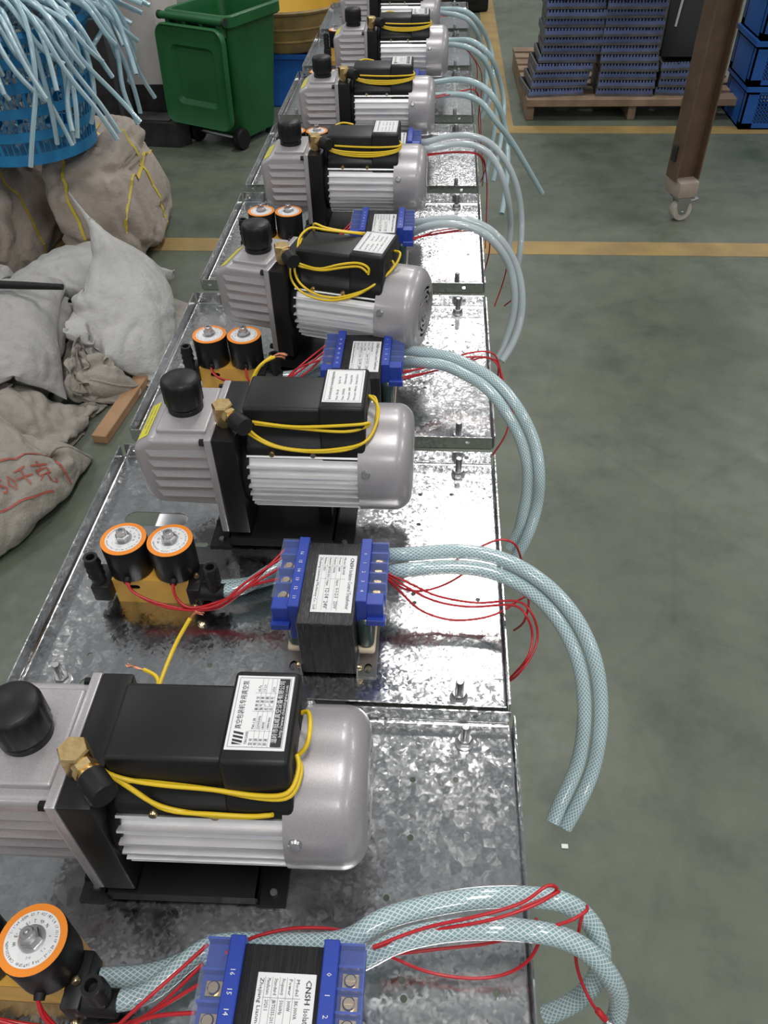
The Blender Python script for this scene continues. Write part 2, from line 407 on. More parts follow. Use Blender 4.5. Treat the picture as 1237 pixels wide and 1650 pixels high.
# ================================================================ vacuum pump
ZC, RM = .084, .051
def screw_head(mb, p, d, r, h):
    d = Vector(d).normalized(); mb.lathe([(r, 0), (r, h*.5), (r*.75, h)], p, d, 14)
    q = d.to_track_quat('Z', 'Y'); o = Vector(p)+d*h
def pump_proto():
    r = empty('vacuum_pump', (0, 0, 0))
    b = MB()
    b.box(-.002, .104, -.046, .046, .011, .0135); b.box(-.002, .104, -.048, -.046, .0025, .0135); b.box(-.002, .104, .046, .048, .0025, .0135)
    for x0, x1, xr in ((-.0225, 0, -.002), (.102, .1225, .102)):
        b.box(x0, x1, -.050, .050, 0, .0024); b.box(xr, xr+.002, -.048, .048, 0, .0135)
    b.rbox(.003, .019, -.022, .022, .0135, .0215, .001); b.rbox(.086, .1, -.02, .02, .0135, .042, .001)
    b.build('base_plate', 'black_paint', r, ang=30)
    for x in (-.012, .113):
        for y in (-.040, .040):
            q = MB(); screw_head(q, (x, y, .0024), (0, 0, 1), .0032, .0025); q.build('base_screw', 'zinc', r)
    MB().rbox(0, .0215, -.048, .048, .0205, .136, .0016).build('pump_body', 'black_paint', r)
    MB().lathe([(.044, 0), (.046, .003), (.046, .009)], (.0205, 0, ZC), (1, 0, 0), 36).build('motor_flange', 'black_paint', r)
    MB().rbox(-.0068, 0, -.048, .048, .0215, .1362, .001).build('end_plate', 'silver_paint', r)
    # oil case
    bm = bmesh.new()
    prof = [(-.0066, .052), (-.064, .054), (-.074, .064), (-.077, .121), (-.058, .1325), (-.0066, .1325)]
    hy = .0435
    va = [bm.verts.new((x, -hy, z)) for x, z in prof]; vb = [bm.verts.new((x, hy, z)) for x, z in prof]
    bm.faces.new(va); bm.faces.new(vb[::-1]); n = len(prof)
    for i in range(n): bm.faces.new((va[i], vb[i], vb[(i+1) % n], va[(i+1) % n]))
    bmesh.ops.recalc_face_normals(bm, faces=bm.faces[:])
    ed = [e for e in bm.edges if not all(abs(v.co.x+.0066) < 1e-5 for v in e.verts)]
    bmesh.ops.bevel(bm, geom=ed, offset=.0055, segments=4, profile=.5, affect='EDGES')
    oc = MB().bm(bm)
    oc.rbox(-.054, -.0066, -.0345, .0345, .128, .1372, .0022, 3)
    case = oc.build('oil_case', 'silver_paint', r, ang=40)
    for k in range(5):
        z = .1145-k*.0122; x0 = -.066+k*.0006
        for sy in (-1, 1):
            w = MB(); y = -.0431*sy
            vs = [(x0, y, z+.0070), (-.0066, y, z+.0088), (x0+.006, y-.0026*sy, z), (-.0066, y-.0026*sy, z), (x0+.006, y, z-.0012), (-.0066, y, z-.0012)]
            w.add(vs, [(0, 2, 3, 1), (2, 4, 5, 3), (0, 4, 2), (1, 3, 5)])
            w.build('case_rib', 'silver_paint', case, smooth=False)
    # warning sticker on the sloped end of the case
    n_ = Vector((-.0115, 0, .019)).normalized(); u_ = Vector((.019, 0, .0115)).normalized()
    c0 = Vector((-.0675, -.008, .12675)) + n_*.0004
    st = MB(); M = frame_matrix(c0, (0, 1, 0), -u_)
    st.add([M @ Vector(p) for p in ((-.026, -.006, 0), (.026, -.006, 0), (.026, .006, 0), (-.026, .006, 0))], [(3, 2, 1, 0)])
    sk = st.build('warning_sticker', 'sticker_yellow', r, smooth=False)
    tx = MB(); M2 = frame_matrix(c0+n_*.0002, (0, -1, 0), u_)
    for j, s_ in enumerate(('OIL LEVEL CHECK BEFORE', 'RUNNING THE PUMP')): put_text(tx, s_, M2, -.023, .0015-j*.005, .0026, width=.045 if j == 0 else .034)
    tx.build('lettering', 'ink_grey', sk, smooth=False)
    for y, z in ((-.0455, .1305), (.0455, .1305), (-.0455, .029), (.0455, .029)):
        MB().lathe([(.0034, 0), (.0034, .005)], (-.0068, y*.96, z), (-1, 0, 0), 6).build('plate_bolt', 'black_paint', r)
    # filler cap with grip ridges
    cp = MB(); cx_, cy_ = -.0335, 0.0
    cp.lathe([(.0150, .1365), (.0165, .1372), (.0165, .1415), (.0150, .1425), (.0150, .1445)], (cx_, cy_, 0), n=36)
    prof = [(.0168, .1445), (.0182, .1465), (.0182, .166), (.0172, .1695), (.0150, .1712), (0.0006, .1718)]
    k0 = len(cp.v); n = 72
    cp.lathe(prof, (cx_, cy_, 0), n=n)
    for j in (1, 2):
        for i in range(n):
            if i % 6 in (0, 1):
                ix = k0+j*n+i; x, y, z = cp.v[ix]; cp.v[ix] = (cx_+(x-cx_)*.955, cy_+(y-cy_)*.955, z)
    cp.build('filler_cap', 'black_plastic', r, ang=50)
    # finned motor
    poly = []; NF = 30
    for i in range(NF):
        a = 2*PI*i/NF; w = .0009; ri, ro = .0442, .0506
        for rr, s_ in ((ri, -1), (ro, -1), (ro, 1), (ri, 1)):
            poly.append((rr*math.cos(a)-s_*w*math.sin(a), ZC+rr*math.sin(a)+s_*w*math.cos(a)))
    MB().prism(poly, 'x', .0285, .1312).build('finned_motor', 'aluminium', r, smooth=False)
    # fan cover
    prof = [(.0492, .131), (.0518, .131), (.0518, .164)]
    rc = .0165
    for i in range(1, 10):
        a = i/9*PI/2; prof.append((.0518-rc+rc*math.cos(a), .164+rc*math.sin(a)))
    xe = .164+rc
    prof.append((.0338, xe+.0004))
    fc = MB().lathe(prof, (0, 0, ZC), (1, 0, 0), 56, cap=False)
    cov = fc.build('fan_cover', 'silver_paint', r, ang=50)
    # slotted end grille: rings of arcs between four spokes
    g = MB(); rad = [.0005, .0030, .0052, .0084, .0104, .0138, .0158, .0192, .0212, .0248, .0268, .0304, .0338]; NA = 72
    def vert(rr, i): a = 2*PI*i/NA; return (xe+.0004, rr*math.sin(a), ZC+rr*math.cos(a))
    for ri in range(len(rad)-1):
        slotted = ri in (2, 4, 6, 8, 10)
        for i in range(NA):
            sp = ((i + 9*(ri//2 % 2)) % 18) < (3 if ri > 3 else 5)
            if slotted and not sp: continue
            g.add([vert(rad[ri], i), vert(rad[ri+1], i), vert(rad[ri+1], i+1), vert(rad[ri], i+1)], [(3, 2, 1, 0)])
    go = g.build('end_grille', 'silver_paint', cov, smooth=False); md = go.modifiers.new('thickness', 'SOLIDIFY'); md.thickness = .0015; md.offset = -1
    MB().lathe([(.0335, 0), (.0335, .001)], (xe-.006, 0, ZC), (1, 0, 0), 36).build('slot_shade', 'dark_hole', cov)  # dark disc paints the shade behind the grille slots
    for ang in (20, 140, 260):
        a = math.radians(ang); d = Vector((0, -math.cos(a), math.sin(a))); q = MB()
        screw_head(q, Vector((.1385, 0, ZC))+d*.0516, d, .0042, .0028); q.build('cover_screw', 'zinc', r)
    # capacitor box
    bx = MB()
    def shell(prof, x0, x1, bev):
        bm = bmesh.new(); va = [bm.verts.new((x0, y, z)) for y, z in prof]; vb = [bm.verts.new((x1, y, z)) for y, z in prof]; n = len(prof)
        bm.faces.new(va); bm.faces.new(vb[::-1])
        for i in range(n): bm.faces.new((va[i], vb[i], vb[(i+1) % n], va[(i+1) % n]))
        bmesh.ops.recalc_face_normals(bm, faces=bm.faces[:])
        bmesh.ops.bevel(bm, geom=bm.edges[:], offset=bev, segments=3, profile=.5, affect='EDGES'); bx.bm(bm)
    shell([(-.0385, .108), (-.0385, .1215), (-.0305, .129), (-.0265, .1575), (.0265, .1575), (.0345, .129), (.0405, .1215), (.0405, .108)], .027, .1, .0032)
    shell([(-.0390, .107), (-.0385, .1225), (-.0335, .131), (-.0300, .1622), (.0345, .1622), (.0390, .131), (.0415, .1225), (.0415, .107)], .0965, .138, .0034)
    box = bx.build('capacitor_box', 'black_plastic', r, ang=40)
    for y in (.014, -.016): MB().rbox(.1372, .1384, y-.006, y+.006, .136, .150, .0004, 1).build('cable_port', 'dark_hole', box)  # dark raised blocks stand in for shade inside the cable openings
    for x in (.052, .09):
        q = MB(); screw_head(q, (x, -.0383, .1155), (0, -1, .1), .0032, .0028); q.build('box_screw', 'brass_screw', box)
    # brass elbow and rubber cap
    e = MB(); ex, ey = .0085, -.0215
    e.lathe([(.0072, .1355), (.0072, .1395)], (ex, ey, 0), n=20); e.lathe([(.0098, .1395), (.0098, .157), (.0088, .1585)], (ex, ey, 0), n=6)
    d = Vector((.70, -.70, .04)).normalized(); p = Vector((ex, ey, .150))
    e.lathe([(.0062, .004), (.0062, .0105)], p, d, 20); e.lathe([(.0078, .0100), (.0078, .0150)], p, d, 6); e.lathe([(.0058, .015), (.0058, .021)], p, d, 20)
    e.build('brass_elbow', 'brass', r, ang=25)
    MB().lathe([(.0078, .0185), (.0086, .0195), (.0086, .0345), (.0078, .036)], p, d, 24).build('rubber_cap', 'black_rubber', r)
    return r
PUMP0 = pump_proto()

LX0, LX1, LY0, LY1, LZ = .0990, .1345, -.0215, .0300, .1624
def pump_label(root, style):
    pl = MB().rbox(LX0, LX1, LY0, LY1, LZ-.0003, LZ+.0003, .00025, 1).build('rating_plate', 'paper_white', root)
    # plane: u runs away from the front (+y), v points to -x
    M = frame_matrix((LX1, LY0, LZ+.0005), (0, 1, 0), (-1, 0, 0)); H = LX1-LX0; L = LY1-LY0
    ink = MB(); grey = MB()
    b = .0018
    for a in ((b, b, L-b, b), (b, H-b, L-b, H-b), (b, b, b, H-b), (L-b, b, L-b, H-b)): put_line(grey, M, *a, .00025)
    if style == 'cn':
        put_text(ink, '真空包装机专用真空泵', M, .0135, H-.0075, .0042, width=.034)
        # logo: slanted blocks
        ink.add([M @ Vector(p) for p in ((.0035, H-.010, 0), (.0035, H-.004, 0), (.0050, H-.004, 0))], [(0, 1, 2)])
        for j in range(3):
            x = .0045+j*.0026
            ink.add([M @ Vector(p) for p in ((x, H-.010, 0), (x+.0014, H-.010, 0), (x+.0026, H-.004, 0), (x+.0012, H-.004, 0))], [(0, 1, 2, 3)])
        put_text(ink, 'TINGWEI', M, .0035, H-.0128, .0022, width=.0085)
        rows = (('型 号', 'TW-1.5B', '极 限 真 空', '≤5 Pa'), ('电 源', '220V/50Hz', '抽 气 速 率', '1.5 L/s'), ('功 率', '180W', '出 厂 日 期', ''), ('转 速', '1440r/min', '出 厂 编 号', '2020'))
        for j, row in enumerate(rows):
            y = H-.0158-j*.0029
            put_line(grey, M, b, y-.0006, L-b, y-.0006, .00014)
            for s_, x in zip(row, (.003, .0135, .0265, .0395)):
                if s_: put_text(ink, s_, M, x, y, .0024, aspect=.85)
        for x in (.0125, .0258, .0388): put_line(grey, M, x, H-.0128, x, b+.0075, .00014)
        ink.add([M @ Vector((x, y, -.00006)) for x, y in ((b+.0004, b+.0006), (L-b-.0004, b+.0006), (L-b-.0004, .0088), (b+.0004, .0088))], [(0, 1, 2, 3)])
        wt = MB(); M2 = M.copy(); M2.translation = M.translation + Vector((0, 0, .0002))
        put_text(wt, '温岭市挺威真空设备有限公司', M2, .0045, .0056, .0036, width=.043)
        put_text(wt, 'http://www.chinatingwei.com', M2, .0085, .0030, .0028, width=.036)
        wt.build('white_lettering', 'ink_white', pl, smooth=False)
    else:
        put_text(ink, 'Special vacuum pump for vacuum packaging machine', M, .0035, H-.0075, .0042, width=L-.007)
        rows = (('Model:  TW-1.5B', 'Type No.: 1.5A'), ('Power:  220V/50Hz', 'Ultimate vacuum: 2Pa'), ('Motor power:  180W', 'Oil capacity: 250ml'), ('Motor speed:  1440r/min', 'Rotations: 2020-5-16'))
        for j, (a, c) in enumerate(rows):
            put_text(ink, a, M, .0035, H-.0140-j*.0052, .0030, aspect=.72); put_text(ink, c, M, .0280, H-.0140-j*.0052, .0030, aspect=.62)
    ink.build('lettering', 'ink', pl, smooth=False); grey.build('ruled_lines', 'ink_grey', pl, smooth=False)

def yellow_cable(root, style, seed):
    rnd = random.Random(seed)
    paths = []
    if style == 'A':     # nearest pump: flat loops hanging on the box front
        U = [(.026, -.024, .150), (.030, -.028, .145), (.042, -.031, .1405), (.063, -.0325, .1385), (.090, -.033, .1365), (.117, -.032, .1345), (.136, -.029, .138), (.1412, -.022, .143), (.1395, -.014, .146)]
        U2 = [(.0395, -.028, .1395), (.055, -.0305, .1385), (.090, -.032, .1345), (.118, -.0315, .132), (.137, -.0285, .1345), (.1425, -.021, .140), (.1395, -.015, .144)]
        L = [(.028, -.026, .147), (.040, -.033, .136), (.058, -.0385, .1245), (.085, -.0400, .1185), (.108, -.0400, .1175), (.121, -.0375, .120), (.126, -.0355, .122)]
        L2 = [(.031, -.027, .145), (.044, -.034, .133), (.062, -.0390, .122), (.09, -.0405, .1205), (.112, -.040, .119), (.123, -.037, .121)]
        R = [(.1385, .016, .144), (.1435, .014, .148), (.1465, .000, .153), (.1450, -.010, .149), (.1395, -.013, .143)]
        paths = [U, U2, L, L2, R]
        T1 = [(.034, .034, .120), (.037, .050, .126), (.043, .072, .135), (.053, .086, .148)]
        T2 = [(.036, .045, .124), (.033, .053, .125), (.022, .060, .123)]
        copper = [[(.053, .086, .148), (.057, .089, .151), (.062, .089, .1505)], [(.022, .060, .123), (.015, .062, .1225), (.009, .063, .123)]]
        paths += [T1, T2]
    elif style == 'B':   # second pump
        U = [(.036, -.029, .145), (.070, -.0325, .1425), (.100, -.0325, .1445), (.134, -.031, .1475), (.1415, -.029, .146), (.139, -.0295, .142), (.120, -.0325, .1395), (.080, -.0325, .1405), (.038, -.030, .143)]
        L = [(.026, -.026, .138), (.034, -.032, .131), (.050, -.0375, .125), (.072, -.039, .1215), (.100, -.039, .1205), (.126, -.0365, .1245), (.1435, -.028, .131), (.1475, -.010, .143), (.1450, .006, .148), (.1385, .012, .146)]
        L2 = [(.031, -.028, .138), (.042, -.034, .129), (.060, -.0385, .1235), (.085, -.040, .1215), (.112, -.0385, .1235), (.138, -.031, .1295), (.1475, -.018, .139), (.1478, -.003, .146), (.1385, .010, .148)]
        T1 = [(.024, .020, .125), (.021, .030, .132), (.024, .037, .145), (.031, .043, .156), (.043, .050, .163)]
        T2 = [(.024, .022, .125), (.0225, .032, .133), (.026, .039, .147), (.034, .045, .158), (.046, .049, .163)]
        copper = [[(.043, .050, .163), (.050, .052, .165), (.056, .051, .164)], [(.046, .049, .163), (.052, .049, .1635), (.055, .048, .1625)]]
        paths = [U, L, L2, T1, T2]
    elif style == 'C':   # third pump: loops thrown over the box
        a = [(.030, .030, .150), (.034, .022, .168), (.050, .018, .1665), (.075, .024, .162), (.095, .034, .158)]
        b = [(.028, -.020, .152), (.026, -.006, .162), (.034, .010, .168), (.052, .014, .1655), (.080, .022, .162), (.094, .034, .156)]
        c = [(.026, .000, .158), (.028, -.022, .146), (.040, -.029, .140), (.060, -.032, .139), (.085, -.033, .148), (.108, -.032, .153), (.121, -.031, .149), (.121, -.031, .141)]
        d = [(.027, -.004, .160), (.029, -.024, .142), (.043, -.031, .1375), (.064, -.033, .138), (.088, -.034, .145), (.110, -.033, .149), (.120, -.032, .143)]
        e = [(.026, -.020, .145), (.022, -.032, .136), (.026, -.040, .123), (.042, -.046, .112), (.070, -.048, .108), (.096, -.046, .113), (.120, -.036, .124), (.142, -.010, .138), (.1475, .008, .150), (.1385, .014, .150)]
        f = [(.028, -.010, .155), (.027, -.028, .140), (.034, -.040, .124), (.055, -.046, .114), (.080, -.047, .112), (.104, -.043, .118), (.126, -.030, .128), (.143, -.008, .139), (.1385, .004, .142)]
        paths = [a, b, c, d, e, f]; copper = []
    else:                # far pumps: neat coil along the box front
        dz = rnd.uniform(-.002, .002)
        for q in range(3):
            o = q*.0016
            paths.append([(.027, -.024, .146+dz-o), (.034, -.029, .141+dz-o), (.060, -.0325, .1375+dz-o-.0012*q), (.100, -.033, .1375+dz-o-.0012*q), (.132, -.0305, .141+dz-o), (.1415, -.024, .145+dz-o), (.1385, -.012, .147+dz)])
        paths.append([(.040, -.0285, .1455+dz), (.070, -.031, .1445+dz), (.105, -.031, .1450+dz), (.136, -.029, .1465+dz), (.1415, -.022, .146+dz)])
        copper = []
        paths.append([(.026, .026, .140), (.030, .036, .150), (.044, .042, .155), (.062, .040, .153)])
    def wall(x, z):      # front of the box at that place
        if x < .095: a = ((.1215, -.0385), (.129, -.0305), (.1575, -.0265))
        else: a = ((.1225, -.0387), (.131, -.0337), (.1622, -.0302))
        for (z0, y0), (z1, y1) in zip(a, a[1:]):
            if z <= z1: return y0 if z <= z0 else y0+(y1-y0)*(z-z0)/(z1-z0)
        return a[-1][1]
    paths = [[(x, min(y, wall(x, z)-.0016) if y < -.02 and x < .1385 else y, z) for x, y, z in P] for P in paths]
    sm = MB()
    for P in paths: sm.tube(smooth_path(spline(P, 5), 1), .0015, 8)
    c = sm.build('yellow_cable', 'yellow_wire', root, ang=60)
    for P in copper:
        k = MB()
        for j in range(5):
            k.tube([Vector(p)+Vector((rnd.uniform(-1, 1), rnd.uniform(-1, 1), rnd.uniform(-1, 1)))*(.0003+.0006*i) for i, p in enumerate(P)], .00035, 5)
        k.build('copper_strands', 'copper', c)

PUMPS = {1: (.136, -.112, 1.0, 'cn', 'A'), 2: (.153, .2335, 0, 'en', 'B'), 3: (.1627, .5567, -14.0, 'en', 'C'),
         4: (.150, .934, -1.0, 'en', 'D'), 5: (.158, 1.296, 0.5, 'cn', 'D'), 6: (.182, 1.685, 1.0, 'cn', 'D'), 7: (.160, 2.055, 0, 'cn', 'D')}
PL = {1: 'nearest silver and black vacuum pump with yellow cable and Chinese rating plate', 2: 'second nearest silver vacuum pump, its yellow cable looped across the box front',
      3: 'vacuum pump turned askew, third from the camera, yellow cable thrown over its box', 4: 'fourth vacuum pump from the camera, square on its tray behind the askew one',
      5: 'fifth vacuum pump from the camera, neat yellow coil on its box', 6: 'sixth vacuum pump from the camera, second from the top edge of the photo',
      7: 'farthest vacuum pump in view, cut off by the top edge of the photo'}
for k, (x, y, a, ls, cs) in PUMPS.items():
    if k == 1: r = PUMP0
    else: r = empty('vacuum_pump', (0, 0, 0)); copy_parts(PUMP0, r)
    r.location = (x, y, TZ); r.rotation_euler = (0, 0, math.radians(a)); tag(r, PL[k], 'vacuum pump', 'vacuum pumps on the trays')
    PUMPS[k] = PUMPS[k] + (r,)
for k, p in PUMPS.items():
    pump_label(p[5], p[3]); yellow_cable(p[5], p[4], k)

# ================================================================ twin solenoid valve
def ring_text(mb, body, cx, cy, z, rad, h, start, step=None, inward=False, width=None):
    """letters along a circle, clockwise from angle start (deg)"""
    a = math.radians(start)
    for ch in body:
        if ch != ' ':
            vs, fs = glyphs(ch); w = max(v.x for v in vs)*h*.8
            M = frame_matrix((cx+rad*math.cos(a), cy+rad*math.sin(a), z), (math.sin(a), -math.cos(a), 0), (math.cos(a), math.sin(a), 0))
            put_text(mb, ch, M, -w/2, 0, h, width=w)
        a -= step
def valve_proto():
    r = empty('solenoid_valve', (0, 0, 0))
    # folded orange bracket: front with slot, top, back
    br = MB()
    for y in (-.0155, .0145):
        vs, fs = holed_plate([(-.0375, 0), (.0345, 0), (.0345, .031), (-.0375, .031)], [slot(-.0245, -.0125, .0215, .0028)])
        k = len(br.v); br.add([(x, y, z) for x, z in vs] + [(x, y+.001, z) for x, z in vs], [f for f in fs] + [tuple(i+len(vs) for i in f[::-1]) for f in fs])
    br.box(-.0375, .0345, -.0155, .0155, .030, .0312); br.box(-.0375, -.0365, -.0155, .0155, 0, .031); br.box(.0335, .0345, -.0155, .0155, 0, .031)
    br.box(-.0375, .0345, -.0155, .0155, 0, .001)
    br.build('bracket', 'orange_bracket', r, smooth=False)
    MB().rbox(-.034, .031, -.0120, .0120, .002, .029, .001).build('valve_core', 'dark_hole', r)
    for q, cx in enumerate((-.0215, .0212)):
        c = MB().lathe([(.0185, .0312), (.0202, .0335), (.0206, .060), (.0208, .0655), (.0202, .0684), (.0185, .0692)], (cx, 0, 0), n=44).build('coil', 'black_paint', r, ang=50)
        MB().lathe([(.0205, .0693), (.0205, .0697)], (cx, 0, 0), n=44).build('label_ring', 'orange_ring', c)
        d = MB().lathe([(.0163, .0697), (.0163, .0700)], (cx, 0, 0), n=40).build('label_disc', 'paper_white', c)
        tx = MB(); z = .0702
        ring_text(tx, 'TEL: 0577-86374364 Model:(10/2x3) TEMP: 5°C-50°C PRESSURE: -1-1kgf/cm²', cx, 0, z, .0136, .0024, 215+q*60, step=5.1)
        ring_text(tx, 'WELLTON', cx, 0, z, .0092, .0030, 140+q*60, step=13)
        ring_text(tx, 'VOLTS: AC220V', cx, 0, z, .0098, .0019, 20+q*60, step=9)
        lt = tx.build('lettering', 'ink', c, smooth=False)
        nt = MB(); nt.lathe([(.0082, .0700), (.0082, .0706), (.0072, .0708)], (cx, 0, 0), n=28); nt.lathe([(.0066, .0707), (.0066, .0745), (.0056, .0755)], (cx, 0, 0), n=6)
        nt.build('nut', 'zinc', c, ang=25)
        sd = MB(); sd.lathe([(.0042, .0755), (.0042, .0800), (.0036, .0806), (.0020, .0806), (.0018, .0785)], (cx, 0, 0), n=20); sd.build('stud', 'zinc', c)
        MB().lathe([(.0038, 0), (.0032, .004)], (cx+.002, -.0195, .0372), (0.1, -1, -.2), 14).build('grommet', 'black_rubber', c)
    def barb(p, d, L, rr):
        prof = [(rr*.95, 0)]; nseg = 3
        for i in range(nseg):
            z0 = L*.35+i*L*.2; prof += [(rr*.95, z0), (rr*1.12, z0+.0005), (rr*.92, z0+L*.17)]
        prof += [(rr*.95, L), (rr*.6, L), (rr*.55, L-.008)]
        return MB().lathe(prof, p, d, 20)
    p = MB(); p.rbox(-.0545, -.0372, -.026, .004, .012, .0315, .0018)
    p.join(barb((-.0475, -.0185, .028), (0, 0, 1), .036, .0068)); p.build('inlet_port', 'black_plastic', r)
    p = MB(); p.rbox(.0345, .047, -.026, .008, .010, .0315, .0018); p.cyl((.045, -.0185, .022), (.068, -.0185, .022), .0082, 20)
    p.join(barb((.0595, -.0185, .026), (0, 0, 1), .030, .0066)); p.build('outlet_port', 'black_plastic', r)
    for y, z in ((-.010, .0345), (-.0275, .0125)):
        q = MB(); screw_head(q, (.041, y, z), (.5, -.8, .2), .0030, .003); q.build('port_screw', 'brass_screw', r)
    return r
V0 = valve_proto()
VALVES = {1: (.100, -.2095, 0), 2: (.097, .125, 0), 3: (.098, .4755, 0), 4: (.099, .838, -1), 5: (.099, 1.200, 0), 6: (.099, 1.584, 0), 7: (.100, 1.956, 0), 8: (.1, 2.32, 0)}
VN = {1: 'nearest twin solenoid valve, one orange-ringed black coil cut by the photo corner', 2: 'twin solenoid valve with two orange-ringed coils on the second tray from the camera',
      3: 'twin solenoid valve on the third tray, just above a black filler cap', 4: 'twin solenoid valve on the fourth tray, half hidden by the askew pump',
      5: 'twin solenoid valve on the fifth tray, hidden behind the fourth pump', 6: 'twin solenoid valve on the sixth tray, hidden behind the fifth pump',
      7: 'twin solenoid valve near the top edge with its orange bracket showing', 8: 'twin solenoid valve on the farthest tray'}
random.seed(5)
for k, (x, y, a) in VALVES.items():
    if k == 8: continue          # out of the picture
    if k == 1: r = V0
    else: r = empty('solenoid_valve', (0, 0, 0)); copy_parts(V0, r, skip=('red_wire',))
    r.location = (x, y, TZ); r.rotation_euler = (0, 0, math.radians(a)); tag(r, VN[k], 'solenoid valve', 'solenoid valves on the trays')
    if k > 5: continue
    V0r = r
for k in list(VALVES)[:5]:
    x, y, a = VALVES[k]; r = [o for o in COL.objects if o.get('label') == VN[k]][0]
    rnd = random.Random(k)
    for j in range(4):
        s0 = (-.0195, -.0228, .0368) if j < 2 else (.0232, -.0228, .0368)
        e = Vector((0, 0, 0))
        def jt(s_): return Vector((rnd.uniform(-s_, s_), rnd.uniform(-s_, s_), rnd.uniform(-s_, s_)))
        P = [Vector(s0)+jt(.0008)]
        if j < 2: P += [Vector((-.012, -.030, .029))+jt(.0015), Vector((.008, -.033, .0215))+jt(.002)]
        else: P += [Vector((.026, -.030, .027))+jt(.0015)]
        P += [Vector((.036, -.0345, .0165))+jt(.003), Vector((.062, -.034, .0195))+jt(.0035), Vector((.090, -.027, .036))+jt(.005), Vector((.1235, -.028+j*.012, .0555))+jt(.001)]
        MB().tube(smooth_path(spline(P, 6), 2), .00125, 8).build('red_wire', 'red_wire', r, ang=60)

# ================================================================ control transformer
def terminal_block(root, sgn, y0, y1, nums, nscrew):
    """blue block on one flank of the core; sgn -1 = left, +1 = right"""
    X = lambda a: sgn*a
    b = MB()
    def bx(xa, xb, ya, yb, za, zb, bev=.0006):
        b.rbox(min(X(xa), X(xb)), max(X(xa), X(xb)), ya, yb, za, zb, bev, 1)
    bx(.0232, .0325, y0, y1, .030 if y0 < 0 else .05, .0735)           # inner strip against the core
    bx(.0320, .0475, y0+.012, y1, .052, .0600)                         # terminal floor
    bx(.0320, .0465, y0, y0+.0125, .050, .0700)                        # front shelf
    bx(.0320, .0480, y0-.004, y0+.004, .046, .0530)
    n = nscrew+1
    L = (y1-.001)-(y0+.0125)
    for i in range(n+1):
        yy = y0+.0125+L*i/n
        b.box(min(X(.0322), X(.0470)), max(X(.0322), X(.0470)), yy-.0007, yy+.0007, .0595, .0688)
    o = b.build('terminal_block', 'blue_terminal', root, smooth=False)
    tx = MB(); M = frame_matrix((X(.0278), 0, .0737), (0, -1, 0), (1, 0, 0))
    for i, s_ in enumerate(nums):
        put_text(tx, s_, M, -(y1-.018-i*(y1-y0-.03)/(len(nums)-1)), -.0014, .0042)
    tx.build('terminal_numbers', 'ink_white', o, smooth=False)
    for i in range(nscrew):
        yy = y0+.0125+L*(i+.5)/n
        s_ = MB(); s_.rbox(min(X(.0345), X(.0445)), max(X(.0345), X(.0445)), yy-.0042, yy+.0042, .0600, .0618, .0003, 1)
        s_.lathe([(.0038, .0618), (.0038, .0634), (.0030, .0642)], (X(.0395), yy, 0), n=14); s_.box(X(.0395)-.0028, X(.0395)+.0028, yy-.0004, yy+.0004, .0641, .0645)
        s_.build('terminal_screw', 'brass_screw', o)
    c = MB(); xa, xb = sorted((X(.0328), X(.0478)))
    c.rbox(xa, xb, y0+.0122, y1+.0005, .0690, .0705, .0004, 1); c.rbox(xb-.0009 if sgn > 0 else xa, xb if sgn > 0 else xa+.0009, y0+.0122, y1+.0005, .060, .0695, .0003, 1)
    c.build('clear_cover', 'clear_plastic', o, smooth=False)
